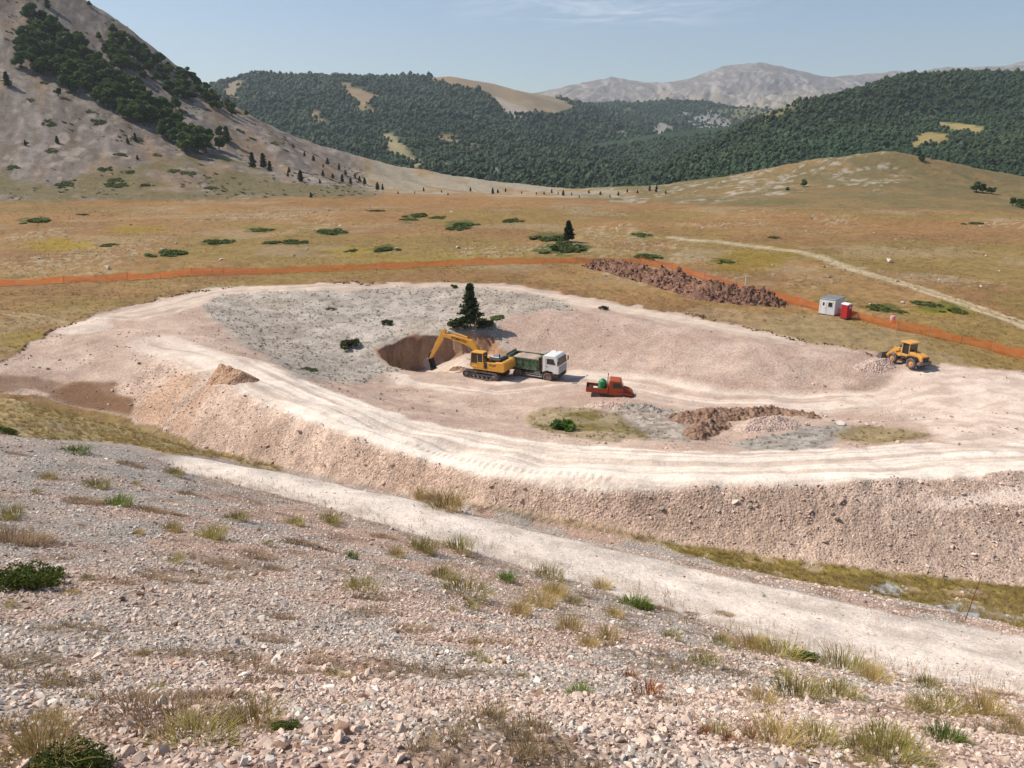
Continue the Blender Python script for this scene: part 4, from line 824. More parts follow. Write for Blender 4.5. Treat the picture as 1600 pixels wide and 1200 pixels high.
for s_ in (1, -1):
    a_ = limb([(1.0, 1.9, .32), (1.8, 1.62, .36), (2.5, 1.0, .34), (2.95, .55, .26)], .14, 'lift_arm', YELD, ld, .52*s_)
    q = MB().cyl((.9, .52*s_, 1.0), (1.6, .52*s_, 1.2), .08, 8).build('lift_cylinder', YELD, ld); MB().cyl((1.55, .52*s_, 1.18), (2.2, .52*s_, 1.3), .04, 8).build('rod', SILV, q)
MB().cyl((1.2, 0, 2.0), (2.2, 0, 1.75), .08, 8).bar((2.1, 0, 2.0), (2.4, 0, 1.2), .14, .2).build('tilt_linkage', YELD, ld)
bkt = MB(); prof = [(3.0, 1.05), (2.92, .6), (2.98, .25), (3.2, .1), (4.0, .06), (4.0, .11), (3.25, .16), (3.05, .3), (3.0, .62), (3.08, 1.05)]
bkt.prism(prof, -1.3, 1.3, 0)
for y in (-1.3, 1.26): bkt.prism([(3.04, 1.05), (2.96, .6), (3.02, .25), (3.22, .12), (3.98, .09), (3.7, .5), (3.3, 1.0)], y, y+.04, 0)
bkt.build('bucket', GREY, ld)
# ------------------------------------------------------------------ orange pick-up lorry half hidden by the heap
p = G.pick(953, 622); OH = R(-7)
pk = thing('flatbed_truck', 'faded orange flatbed truck carrying a green drum, half hidden behind rubble', 'truck', (p[0], p[1]+1.2, p[2]-.42), OH, ry=R(4))
for x in (1.3, -1.25):
    for s_ in (1, -1): wheel(pk, x, .78*s_, .4, .26, s_)
MB().box((-.1, 0, .62), (4.2, .7, .16), bev=.02).build('chassis', DARK, pk)
MB().box((-1.25, 0, .78), (2.2, 1.76, .1), bev=.01).box((-1.25, .86, 1.0), (2.2, .05, .42), bev=.01).box((-1.25, -.86, 1.0), (2.2, .05, .42), bev=.01).box((-2.34, 0, 1.05), (.05, 1.76, .5), bev=.01).box((-.17, 0, 1.2), (.05, 1.7, .8), bev=.01).box((-1.25, -.885, 1.2), (2.2, .05, .05), bev=0).build('load_bed', ORN, pk)
pc = MB().prism([(-.1, .6), (-.1, 2.02), (0, 2.12), (.98, 2.12), (1.08, 2.04), (1.42, 1.35), (1.42, .6)], -.84, .84, .04).build('cab', ORN, pk)
MB().prism([(1.45, 1.38), (1.11, 2.06), (1.095, 2.06), (1.43, 1.38)], -.74, .74, 0).build('windscreen', GLS, pc)
for s_ in (1, -1): MB().prism([(.3, 1.4), (.3, 1.92), (.98, 1.92), (1.24, 1.4)], .845*s_-.01, .845*s_+.01, 0).build('side_window', GLS, pc); MB().box((1.3, .98*s_, 1.5), (.05, .16, .24), bev=.02).build('mirror', DARK, pc)
pcap = MB().prism([(1.4, .6), (1.4, 1.36), (2.0, 1.24), (2.3, 1.08), (2.38, .9), (2.38, .6)], -.6, .6, .07).build('bonnet', ORN, pk)
for s_ in (1, -1): MB().prism([(.86, .7), (.9, .9), (1.1, 1.02), (1.75, 1.0), (2.2, .9), (2.3, .7), (1.72, .72), (1.6, .86), (1.0, .86), (.9, .7)], .58*s_, .9*s_, .02).build('front_wing', ORN, pk); MB().cyl((2.36, .42*s_, .9), (2.4, .42*s_, .9), .1, 12).build('headlight', SILV, pk)
MB().box((2.44, 0, .58), (.1, 1.7, .16), bev=.02).build('bumper', DARK, pk)
MB().cyl((-.28, -.7, 1.2), (-.28, -.7, 2.75), .035, 8).cyl((-.28, -.7, 2.7), (-.28, -.7, 2.85), .05, 8).build('exhaust_pipe', DARK, pk)
dr = thing('water_drum', 'green metal drum with a domed lid riding in the orange flatbed', 'drum', (0, 0, 0))
MM = Matrix.Translation(pk.location) @ pk.rotation_euler.to_matrix().to_4x4()
dr.location = MM @ Vector((-.75, -.2, .83)); dr.rotation_euler = pk.rotation_euler
MB().cyl((0, 0, 0), (0, 0, 1.0), .42, 20).cyl((0, 0, .3), (0, 0, .36), .44, 20).cyl((0, 0, .68), (0, 0, .74), .44, 20).build('drum_body', GTANK, dr); MB().cyl((0, 0, 1.0), (0, 0, 1.2), .4, 20, .2).cyl((0, 0, 1.2), (0, 0, 1.27), .12, 12).build('lid', GTANK, dr)
tb = tag(MB().box((0, 0, .17), (.5, .7, .34), bev=.03).box((0, 0, .37), (.46, .64, .06), bev=.02).build('tool_crate', DARK), 'dark tool crate at the tail of the orange flatbed', 'crate'); tb.location = MM @ Vector((-1.85, -.3, .83)); tb.rotation_euler = pk.rotation_euler
tb = tag(MB().cyl((0, 0, 0), (0, 0, .36), .2, 12, .24).cyl((0, 0, .36), (0, 0, .4), .25, 12).build('bucket_pail', WHT), 'small white pail beside the green drum on the orange flatbed', 'pail'); tb.location = MM @ Vector((-1.42, -.5, .83)); tb.rotation_euler = pk.rotation_euler
# ------------------------------------------------------------------ site cabin, toilet, barrels and markers
p = G.pick(1303, 495); cang = R(46)
cbn = thing('site_cabin', 'white metal site cabin with a window and door facing the sun', 'cabin', p, cang); cbn.scale = (.86, .86, .84)
# local x runs from the near corner along the long side, y along the short (door) side
CABW = simple('cabin_white', lin(226,226,224), .5, 0, .12, DUST, 2)
MB().box((1.75, 1.2, 1.28), (3.5, 2.4, 2.3), bev=.03).build('wall', CABW, cbn)
MB().box((1.75, 1.2, 2.49), (3.6, 2.5, .14), bev=.02).build('roof', SILV, cbn); MB().box((1.75, 1.2, .07), (3.5, 2.4, .14), bev=.01).build('base_frame', GREY, cbn)
for k in range(9): MB().box((-.012, .14+k*.265, 1.28), (.02, .1, 2.1), bev=.005).build('wall_panel', CABW, cbn)
for k in range(11): MB().box((.3+k*.3, -.012, 1.28), (.1, .02, 2.1), bev=.005).build('wall_panel', CABW, cbn)
wo = MB().box((-.03, .75, 1.72), (.03, .74, .84), bev=.005).build('window', WHT, cbn); MB().box((-.05, .75, 1.72), (.012, .6, .7), bev=0).build('pane', GLS, wo)
dr_ = MB().box((-.03, 1.75, 1.15), (.03, .82, 1.95), bev=.005).build('door', WHT, cbn); MB().box((-.05, 1.75, 1.72), (.012, .26, .5), bev=0).build('pane', GLS, dr_); MB().box((-.06, 1.44, 1.1), (.05, .12, .04), bev=.005).build('handle', DARK, dr_)
p = G.pick(1321, 498.0)
tl = thing('portable_toilet', 'red portable toilet with white roof standing beside the white cabin', 'toilet', p, R(30)); tl.scale = (.88, .88, .88)
MB().box((0, 0, .06), (1.14, 1.14, .12), bev=.02).build('base', DARK, tl); MB().box((0, 0, 1.1), (1.06, 1.06, 1.98), bev=.03).build('wall', REDM, tl)
dd_ = MB().box((0, -.545, 1.08), (.8, .03, 1.84), bev=.01).build('door', REDM, tl); MB().box((.3, -.575, 1.05), (.05, .04, .18), bev=.01).build('handle', DARK, dd_)
MB().box((.05, -.566, 1.72), (.52, .012, .34), bev=0).build('door_sign', simple('pale_lilac_sign', lin(206,170,206), .5), dd_)
for k in range(4): MB().box((-.545, -.36+k*.24, 1.08), (.03, .1, 1.8), bev=.01).build('wall_rib', REDM, tl)
MB().prism([(-.6, 2.08), (-.55, 2.2), (-.25, 2.3), (.25, 2.3), (.55, 2.2), (.6, 2.08)], -.6, .6, .03).build('roof', WHT, tl)
MB().cyl((.42, .42, 2.1), (.42, .42, 2.55), .05, 8).build('vent_pipe', DARK, tl)
p = G.pick(1394, 503.5); PNK = simple('faded_pink_plastic', lin(236,168,164), .6, 0, .2, DUST)
br = tag(MB().cyl((0, 0, 0), (0, 0, .78), .29, 18, bev=.03).cyl((0, 0, .2), (0, 0, .25), .305, 18).cyl((0, 0, .52), (0, 0, .57), .305, 18).build('plastic_barrel', PNK), 'faded pink plastic barrel standing behind the orange net fence', 'barrel'); br.location = p
def marker(px, py, h, mat, label, r=.03, group=None, head=None):
    q = G.pick(px, py); m = MB().cyl((0, 0, -.05), (.02*h, 0, h), r, 7)
    if head: m.box((.02*h, 0, h-.12), head, bev=.01)
    o = m.build('marker_post', mat); o.location = q; tag(o, label, 'post', group); return o
WOOD = simple('weathered_wood', lin(186,166,140), .9, 0, .4, DUST, 9)
marker(1164, 450, 1.75, WHT, 'white-topped marker post rising behind the net fence by the earth ridge', .07)
RUST = simple('rusty_iron', lin(104,64,46), .85, .2, .5, tuple(lin(140,84,56)), 20)
q = G.pick(1508, 968); m = MB().cyl((0, 0, -.1), (.38, .12, 2.0), .016, 7); o = m.build('rebar_stake', RUST); o.location = q; tag(o, 'thin leaning rusty rebar stake by the white path', 'stake')
q = G.pick(742, 531); o = MB().cyl((0, 0, 0), (.25, 0, 2.5), .03, 7).build('wooden_pole', WOOD); o.location = (q[0], q[1], q[2]); tag(o, 'slim pale pole leaning in front of the pine beside the cut', 'pole')
# ------------------------------------------------------------------ orange safety net on stakes around the site
def net_material():
    t = NT('orange_safety_net'); uv = t.new('Attribute', attribute_name='net').outputs['Vector']; sp = t.new('SeparateXYZ'); t.l.new(uv, sp.inputs[0])
    hole = t.math('MULTIPLY', t.math('GREATER_THAN', t.math('FRACT', t.math('MULTIPLY', sp.outputs[0], 11.0)), .36), t.math('GREATER_THAN', t.math('FRACT', t.math('MULTIPLY', sp.outputs[1], 16.0)), .36))
    n = t.new('TexNoise', Vector=t.geo(), Scale=1.7, Detail=3.0).outputs[0]
    c = t.mix(t.rng(n, .35, .65, 0, 1), c4(lin(246,116,36)), c4(lin(232,128,64))); t.l.new(c, t.b.inputs['Base Color']); t.b.inputs['Roughness'].default_value = .6
    tr = t.new('BsdfTranslucent'); t.l.new(c, tr.inputs[0]); m1 = t.new('MixShader'); m1.inputs[0].default_value = .5; t.l.new(t.b.outputs[0], m1.inputs[1]); t.l.new(tr.outputs[0], m1.inputs[2])
    tp = t.new('BsdfTransparent'); m2 = t.new('MixShader'); t.l.new(hole, m2.inputs[0]); t.l.new(m1.outputs[0], m2.inputs[1]); t.l.new(tp.outputs[0], m2.inputs[2]); t.l.new(m2.outputs[0], t.n['Material Output'].inputs[0]); return t.m
NET = net_material()
fl_ = [G.pick(*q)[:2] for q in [(-260,466),(-120,455),(0,447),(100,442),(200,438),(300,431),(400,429),(500,425),(600,421),(700,416),(800,412.5),(900,411),(1000,414),(1050,421),(1100,438),(1150,452),(1200,466),(1250,479),(1290,489),(1340,500),(1400,516),(1450,526),(1500,537),(1550,549),(1600,562),(1720,592)]]
L_ = curve_pts(fl_, 4.2); L_ = [q for k, q in enumerate(L_) if k == 0 or math.hypot(q[0]-L_[k-1][0], q[1]-L_[k-1][1]) > 1.2]
fz = lambda x, y: float(G.hz(x, y)); rg = random.Random(31)
fence = thing('safety_net_fence', 'long orange plastic net fence on thin stakes across the meadow', 'fence', (L_[0][0], L_[0][1], fz(*L_[0])))
O_ = Vector(fence.location); tops = [rg.uniform(.95, 1.32) for _ in L_]; run = 0
for k, q in enumerate(L_):
    b_ = Vector((q[0], q[1], fz(*q)))-O_; le = rg.uniform(-.06, .06)
    MB().cyl(b_-Vector((0, 0, .1)), b_+Vector((le, le, tops[k]+rg.uniform(.05, .4))), .028, 6).build('stake', WOOD, fence)
    if k == len(L_)-1: break
    e_ = L_[k+1]; n_ = 10; V, Fq, U_ = [], [], []; ln = math.hypot(e_[0]-q[0], e_[1]-q[1]); sg = rg.uniform(.03, .32); bl = rg.uniform(-.1, .1)
    for i in range(n_+1):
        f = i/n_; x, y = q[0]+(e_[0]-q[0])*f, q[1]+(e_[1]-q[1])*f; g0 = fz(x, y); tp = (tops[k]*(1-f)+tops[k+1]*f)-sg*4*f*(1-f)
        for j in range(5):
            h = .04+(tp-.04)*j/4; w_ = math.sin(f*math.pi)*(bl*math.sin(j/4*math.pi)+.03*math.sin(9*f+j)); V.append((x-O_.x+w_*.3, y-O_.y+w_, g0+h-O_.z)); U_.append((run+ln*f, h, 0))
    for i in range(n_):
        for j in range(4): a = i*5+j; Fq.append((a, a+5, a+6, a+1))
    me = fast_mesh('net_panel', np.array(V), np.array(Fq)); add_attr(me, 'net', np.array(U_), 'FLOAT_VECTOR'); me.materials.append(NET); me.polygons.foreach_set('use_smooth', np.ones(len(Fq), bool))
    o = bpy.data.objects.new('net_panel', me); C.objects.link(o); o.parent = fence; run += ln
# ------------------------------------------------------------------ heaps of earth and gravel
def heap_mat(name, a, b, scale=3.0):
    t = NT(name); P_ = t.geo(); n = t.new('TexNoise', Vector=P_, Scale=1.1, Detail=5.0, Roughness=.7).outputs[0]; v = t.new('TexVoronoi', Vector=P_, Scale=scale)
    s_ = t.new('SeparateColor'); t.l.new(v.outputs['Color'], s_.inputs[0])
    c = t.mix(t.rng(n, .35, .65, 0, 1), c4(a), c4(b)); c = t.mix(1.0, c, t.rng(s_.outputs[0], 0, 1, .75, 1.2), 'MULTIPLY')
    t.l.new(c, t.b.inputs['Base Color']); t.b.inputs['Roughness'].default_value = .95; t.b.inputs['Specular IOR Level'].default_value = .1
    t.l.new(t.bump(t.rng(v.outputs['Distance'], 0, .6, 1, 0), .9, .12), t.b.inputs['Normal']); return t.m
def heap(name, line, widths, heights, mat, label, seed, res=.16, lump=.35, lsize=.8, power=.85, end=.2):
    """a heap along a ground line: the profile falls from a lumpy crest to the ground"""
    L_ = curve_pts([(a[0], a[1], w_, h_) for a, w_, h_ in zip(line, widths, heights)], res); n = len(L_); k = max(12, int(2*max(widths)/res))
    A = np.array(L_); T = np.gradient(A[:, :2], axis=0); T /= np.linalg.norm(T, axis=1, keepdims=True); Nn = np.c_[-T[:, 1], T[:, 0]]
    s_ = np.linspace(-1, 1, k); x = A[:, None, 0]+Nn[:, None, 0]*s_*A[:, None, 2]; y = A[:, None, 1]+Nn[:, None, 1]*s_*A[:, None, 2]
    prof = np.clip(1-np.abs(s_+(fbm(x/1.6, y/1.6, seed, 3)-.5)*.35), 0, 1)**power
    e_ = np.minimum(np.arange(n), np.arange(n)[::-1])/max(1, n-1)*2
    prof = prof*ss(e_, 0, end)[:, None]
    z = G.hz(x, y)-.12+prof*A[:, None, 3]*(.7+.6*fbm(x/2.2, y/2.2, seed+1, 3))+(np.abs(fbm(x/lsize, y/lsize, seed+2, 4)-.5)*2-.25)*lump*np.clip(prof*3, 0, 1)
    idx = np.arange(n*k).reshape(n, k); q = np.stack([idx[:-1, :-1], idx[:-1, 1:], idx[1:, 1:], idx[1:, :-1]], -1).reshape(-1, 4)
    me = fast_mesh(name, np.stack([x, y, z], -1).reshape(-1, 3), q[:, ::-1]); me.materials.append(mat); me.polygons.foreach_set('use_smooth', np.ones(len(q), bool))
    o = bpy.data.objects.new(name, me); C.objects.link(o); return tag(o, label, 'heap')
EARTHM = heap_mat('dug_earth', lin(108,80,66), lin(150,114,94)); SOILM = heap_mat('brown_subsoil', lin(122,92,74), lin(164,134,114)); GRAVM = heap_mat('tan_gravel', lin(172,134,106), lin(196,160,132), 6); SANDM = heap_mat('pale_sand', lin(190,162,146), lin(204,178,162), 5)
g_ = lambda *q: G.pick(*q)[:2]
heap('earth_ridge', [g_(905,414), g_(960,424), g_(1010,436), g_(1060,448), g_(1100,462), g_(1150,468), g_(1200,474), g_(1240,480)], [1.2,2.0,2.6,3.2,3.2,2.8,2.2,1.2], [.9,1.7,2.2,2.3,2.2,1.9,1.6,.9], EARTHM, 'long lumpy brown earth ridge heaped in front of the orange net fence', 200, .16, 1.0, .8)
heap('soil_heap', [g_(1035,652), g_(1070,655), g_(1120,652), g_(1170,648), g_(1215,644), g_(1260,650), g_(1290,656)], [1.0,2.2,2.4,1.8,1.4,1.3,.8], [.4,.85,.95,.7,.5,.5,.3], SOILM, 'dark brown clumpy soil heap in the hollow beside the haul road', 210, .1, .6, .55)
heap('soil_heap', [g_(1085,688), g_(1095,678), g_(1110,668), g_(1125,658)], [.8,1.6,1.8,1.2], [.4,.75,.8,.5], SOILM, 'brown soil spill running down from the clumpy heap to the road', 216, .1, .5, .5)
heap('sand_heap', [g_(1150,676), g_(1180,670), g_(1215,664), g_(1250,660)], [.8,2.0,2.0,.9], [.3,.95,.9,.3], SANDM, 'smooth pale sand heap resting against the dark soil heap', 220, .1, .12, .8)
heap('gravel_heap', [g_(322,592), g_(338,590), g_(358,591), g_(380,596), g_(396,600)], [.9,1.7,2.0,1.7,.9], [.9,1.3,1.35,1.0,.6], GRAVM, 'tan gravel heap tipped on the bend of the haul road', 230, .12, .3, .5, end=.55)
heap('soil_heap', [g_(700,579), g_(715,577), g_(732,580)], [.5,.9,.5], [.2,.5,.2], SOILM, 'small brown soil heap in front of the excavator tracks', 240, .1, .2, .4)
heap('rubble_heap', [g_(965,640), g_(985,637), g_(1010,640), g_(1035,646)], [.9,1.6,1.6,.9], [.35,.7,.65,.3], heap_mat('grey_rubble', lin(168,158,148), lin(146,134,122), 5), 'grey rubble heap in front of the orange flatbed', 246, .1, .45, .5)
heap('gravel_berm', [g_(908,634), g_(940,635), g_(970,637), g_(1000,639)], [.6,1.0,1.0,.6], [.3,.62,.62,.3], SANDM, 'low pale gravel berm hiding the wheels of the orange flatbed', 260, .1, .2, .5)
heap('gravel_heap', [g_(1395,566), g_(1378,570), g_(1360,574), g_(1330,578)], [.8,1.8,1.6,.8], [.3,.7,.6,.2], SANDM, 'low pale gravel heap pushed up in front of the loader bucket', 250, .12, .25, .5)
# ------------------------------------------------------------------ trees and shrubs
BARK = simple('pine_bark', lin(92,72,58), .95, 0, .3, tuple(lin(60,48,40)), 8)
PINE = leafy('pine_needles', lin(40,58,36), lin(86,102,58), .25); PINE2 = leafy('far_pine_needles', lin(46,60,40), lin(88,98,62), .3)
BEECH = leafy('beech_leaves', lin(60,80,40), lin(112,128,64), .35); JUN = leafy('juniper_needles', lin(74,88,44), lin(122,130,70), .3); BUSHG = leafy('bright_bush_leaves', lin(84,122,46), lin(136,166,76), .4); DKB = leafy('dark_bush_leaves', lin(62,70,40), lin(104,108,64), .3)
def strip_mesh(name, quads, mat):
    V = np.array(quads).reshape(-1, 3); Fq = np.arange(len(V)).reshape(-1, 4); me = fast_mesh(name, V, Fq); me.materials.append(mat); return me
def leaf_quads(rg, centres, size, n, squash=1.0, flat=1.0):
    out = []
    for c, r in centres:
        for _ in range(n):
            d = Vector((rg.gauss(0, 1), rg.gauss(0, 1), rg.gauss(0, 1))).normalized()*r*rg.uniform(.35, 1.05)**.5; d.z *= squash; q = Vector(c)+d
            a = Vector((rg.gauss(0, 1), rg.gauss(0, 1), rg.gauss(0, .7*flat))).normalized(); b = a.cross(Vector((rg.gauss(0, flat), rg.gauss(0, flat), rg.gauss(0, 1)))).normalized(); s_ = size*rg.uniform(.6, 1.4)
            out.append([tuple(q-a*s_-b*s_*.15), tuple(q+b*s_*.6-a*s_*.1), tuple(q+a*s_), tuple(q-b*s_*.6+a*s_*.1)])
    return out
def trunk_mesh(name, h, r, rg, limbs=()):
    m = MB(); pts = [Vector((rg.uniform(-.04, .04)*h*(k > 0), rg.uniform(-.04, .04)*h*(k > 0), h*k/4)) for k in range(5)]; pts[0].z = -.15
    for k in range(4): m.cyl(pts[k], pts[k+1], r*(1-k*.2), 8, r*(1-(k+1)*.2))
    for a, b, rr in limbs: m.cyl(a, b, rr, 5, rr*.4)
    return bm_mesh(m.bm, name, BARK)
def pine_meshes(seed, h, width, dens, mat, leaf=.16, bare=.08):
    rg = random.Random(seed); quads = []; limbs = []
    n = int(9*dens+4)
    for k in range(n):
        f = bare+(1-bare)*k/n; z = h*f; reach = width*(1-f)**.9*(1-.35*math.exp(-(f/.13)**2)); nb = rg.randint(5, 7)
        for j in range(nb):
            a = 6.283*j/nb+rg.uniform(-.4, .4)+k; L_ = reach*rg.uniform(.4, 1.35)+.012*h
            tip = Vector((math.cos(a)*L_, math.sin(a)*L_, z+L_*rg.uniform(.05, .35))); base_ = Vector((0, 0, z)); limbs.append((base_, tip, .012*h*(1-f)+.01))
            m_ = int(10*dens)+3
            for t in range(m_):
                s_ = .2+.85*t/m_; c = base_.lerp(tip, min(1, s_))+Vector((rg.gauss(0, .05), rg.gauss(0, .05), rg.gauss(0, .05)))*width*.9
                for _ in range(2):
                    d = (tip-base_).normalized()*rg.uniform(.2, 1)+Vector((rg.gauss(0, .6), rg.gauss(0, .6), rg.uniform(-.1, .9))); d.normalize(); sd_ = d.cross(Vector((rg.gauss(0, 1), rg.gauss(0, 1), rg.gauss(0, 1)))).normalized()
                    l_ = leaf*rg.uniform(.7, 1.3); quads.append([tuple(c-sd_*l_*.16), tuple(c+d*l_*.5-sd_*l_*.3), tuple(c+d*l_), tuple(c+d*l_*.5+sd_*l_*.3)])
    top = [Vector((0, 0, h*.93))]
    quads += leaf_quads(rg, [((0, 0, h*.96), h*.035)], leaf*.8, 16)
    return trunk_mesh('trunk', h*.97, .022*h, rg, limbs), strip_mesh('crown', quads, mat)
def lie(x, y, rz, e=1.0):                  # rotation that lays a thing along the slope
    n = Vector((-(float(G.hz(x+e, y))-float(G.hz(x-e, y)))/(2*e), -(float(G.hz(x, y+e))-float(G.hz(x, y-e)))/(2*e), 1)).normalized()
    return (Vector((0, 0, 1)).rotation_difference(n).to_matrix() @ Matrix.Rotation(rz, 3, 'Z')).to_euler()
def put(name, meshes, loc, s, rz, label, cat, group=None, names=('trunk', 'crown'), sxy=1.0):
    o = thing(name, label, cat, loc, rz, group); o.scale = (s*sxy, s*sxy, s)
    if name in ('slope_shrub', 'juniper_mat', 'low_shrub'): o.rotation_euler = lie(loc[0], loc[1], rz, 1.0 if loc[1] < 200 else 3.0)
    for nm, me in zip(names, meshes):
        c = bpy.data.objects.new(nm, me); C.objects.link(c); c.parent = o
    return o
pine_big = pine_meshes(1, 1, .31, 2.0, PINE, .055, .14)
p = G.pick(735, 516); put('pine_tree', pine_big, p, 71*mpp(p), .6, 'dark green pine tree standing on the brink of the cut', 'tree', sxy=.9)
pine_m = [pine_meshes(10+i, 1, w_, 1.5, PINE, .085, .12) for i, w_ in enumerate((.30, .24, .34))]
p = G.pick(888, 378); put('pine_tree', pine_m[2], p, 31*mpp(p), .3, 'lone small pine tree on the meadow hummock behind the orange net fence', 'tree')
pine_s = [pine_meshes(20+i, 1, w_, 1.1, PINE2, .085, .05) for i, w_ in enumerate((.34, .27, .40, .3))]
rg = random.Random(77)
for i, (x, y, h) in enumerate([(395,262,24),(412,262,23),(422,268,18),(470,284,19),(450,276,11),(452,270,9),(505,276,12),(535,285,13),(548,288,13),(500,287,8),(520,279,10),(355,224,26),(458,231,9),(476,245,9),(490,252,10),(505,262,8),(512,257,10),(530,266,10),(540,274,9),(555,279,10),(562,284,10),(570,288,10),(590,297,12),(598,297,11),(486,309,10),(90,225,12),(200,225,10),(212,222,14),(215,250,10),(40,228,12),(12,135,22),(75,14,22)]):
    p = G.pick(x, y); put('slope_conifer', pine_s[i % 4], p, h*mpp(p)*rg.uniform(.7, 1.0), rg.uniform(0, 6), 'small dark conifer on the bare scree of the left mountain', 'tree', 'conifers scattered on the mountain scree', sxy=rg.uniform(.85, 1.15))
for i, (x, y, h) in enumerate([(622,303,9),(648,302,6),(690,301,6),(662,299,8),(735,299,9),(770,303,11),(778,302,8),(790,300,10),(815,303,7),(838,304,8),(850,304,9),(862,302,7),(880,306,11),(893,305,8),(938,305,9),(953,309,7),(966,306,8),(980,301,7),(996,302,9),(1015,299,9),(1025,300,12),(1026,296,8),(1040,303,6),(905,309,6),(700,305,5),(872,304,6),(920,302,6)]):
    p = G.pick(x, y); put('valley_conifer', pine_s[i % 4], p, h*mpp(p)*rg.uniform(.45, .9), rg.uniform(0, 6), 'tiny dark conifer on the stony valley floor below the forest', 'tree', 'conifers dotted over the valley floor')
# broadleaved clump on the left mountain
def broad(seed, leaves=1500, mat=BEECH, leaf=.075):
    rg = random.Random(seed); cs = []; limbs = []
    for k in range(13):
        a = rg.uniform(0, 6.28); d = rg.uniform(0, .36); z = rg.uniform(.34, .82); r = rg.uniform(.13, .22)*(1.15-z*.3); c = (math.cos(a)*d, math.sin(a)*d, z); cs.append((c, r)); limbs.append(((0, 0, .22), c, .018))
    return trunk_mesh('trunk', .55, .04, rg, limbs), strip_mesh('crown', leaf_quads(rg, cs, leaf, leaves//13, .8), mat)
beech = [broad(40+i) for i in range(5)]
CL1 = [(20,92),(25,70),(45,50),(38,28),(62,22),(90,40),(130,75),(165,92),(175,80),(195,105),(215,150),(235,170),(265,185),(290,215),(310,225),(340,225),(348,236),(320,240),(285,230),(262,215),(235,198),(200,180),(165,160),(135,145),(105,142),(95,120),(60,110)]
CL2 = [(165,38),(180,55),(220,70),(250,92),(290,122),(320,140),(350,158),(370,170),(368,178),(330,164),(300,152),(268,142),(250,128),(225,118),(195,96),(172,78),(182,66),(170,50)]
def clump(poly, step, seed):
    rg = random.Random(seed); out = []; x0, x1 = min(q[0] for q in poly), max(q[0] for q in poly); y0, y1 = min(q[1] for q in poly), max(q[1] for q in poly)
    y = y0
    while y < y1+8:
        x = x0
        while x < x1:
            a, b = x+rg.uniform(-5, 5), y+rg.uniform(-5, 5)
            if inpoly(np.array([a]), np.array([b-9]), poly)[0] or inpoly(np.array([a]), np.array([b]), poly)[0]: out.append((a, b))
            x += step
        y += step*.8
    return out
for k, (poly, step) in enumerate(((CL1, 17), (CL2, 14))):
    for i, (x, y) in enumerate(clump(poly, step, 90+k)):
        p = G.pick(x, y)
        if p[1] > 470: continue
        h = rg.uniform(19, 31)*mpp(p)*(1 if k == 0 else .62)*(1.15 if y > 190 and k == 0 else 1)
        put('beech_tree', beech[i % 5], p, h, rg.uniform(0, 6), ('round-crowned beech in the lower thicket on the mountain slope', 'beech tree in the narrow thicket along the mountain skyline')[k], 'tree', ('lower thicket on the mountain', 'thicket along the mountain skyline')[k], sxy=rg.uniform(1.0, 1.3))
for x, y, h in [(155,64,12),(190,72,13),(275,172,22),(290,150,16),(208,140,22),(385,182,10),(345,215,18),(140,10,8),(92,152,14)]:
    p = G.pick(x, y); put('beech_tree', beech[x % 5], p, h*mpp(p), rg.uniform(0, 6), 'single small beech standing apart from the mountain thickets', 'tree', 'stray beeches on the mountain')
for x, y, h in [(1255,292,10),(1440,253,10),(1525,300,14),(1535,301,12),(1548,303,10),(1582,322,12),(1596,325,14),(1060,262,6),(1230,299,6)]:
    p = G.pick(x, y); put('knoll_bush', beech[x % 5], p, h*mpp(p)*1.15, rg.uniform(0, 6), 'dark round bush growing on the grassy knoll', 'bush', 'bushes on the grassy knoll', sxy=1.25)
# low shrubs: dome of leaves on a few stems
def shrub(seed, mat, leaf=.07, n=1100, flat=.45, lobes=14):
    rg = random.Random(seed); cs = []; limbs = []
    for k in range(lobes):
        a = rg.uniform(0, 6.28); d = rg.uniform(0, .42)**.8; c = (math.cos(a)*d, math.sin(a)*d, flat*rg.uniform(.25, .75)*(1-d*.8)); cs.append((c, rg.uniform(.1, .2)*(1 if flat > .2 else .75))); limbs.append(((0, 0, -.05), c, .012))
    m = MB()
    for a, b, r in limbs: m.cyl(a, b, r, 5, r*.5)
    return bm_mesh(m.bm, 'stem', BARK), strip_mesh('foliage', leaf_quads(rg, cs, leaf, n//lobes, .8 if flat > .3 else .3, 1 if flat > .3 else .35), mat)
SF = ('stem', 'foliage')
sh_b, sh_d, sh_j = [shrub(60+i, BUSHG, .06) for i in range(1)], [shrub(64+i, DKB, .06, flat=.55) for i in range(2)], [shrub(70+i, JUN, .045, 1700, .08, 24) for i in range(4)]
p = G.pick(878, 672); put('round_bush', sh_b[0], p, 42*mpp(p), 0, 'bright green round bush in the grassy hollow inside the haul road', 'bush', names=SF, sxy=.95)
for x, y, w_, lb in [(548,545,34,'dark green spreading bush on the grey scree left of the cut'),(605,508,18,'small dark bush on the grey scree above the cut'),(720,512,34,'dark bush crowding the foot of the pine'),(756,514,30,'dark low bush on the brink right of the pine'),(708,450,12,'tiny dark bush beside the rim road behind the pine'),(942,484,14,'small dark bush beside the rim road above the pale slope')]:
    p = G.pick(x, y); put('dark_bush', sh_d[x % 2], p, w_*mpp(p), x*.3, lb, 'bush', names=SF)
p = G.pick(772, 498); put('low_shrub', sh_j[0], p, 34*mpp(p), 0, 'pale green low shrub on the grey scree right of the pine', 'shrub', names=SF)
p = G.pick(517, 483); put('low_shrub', sh_j[1], p, 16*mpp(p), 0, 'small olive shrub alone high on the grey scree bowl', 'shrub', names=SF)
p = G.pick(484, 578); put('low_shrub', sh_j[2], p, 26*mpp(p), 0, 'yellow-green low shrub at the foot of the grey scree', 'shrub', names=SF)
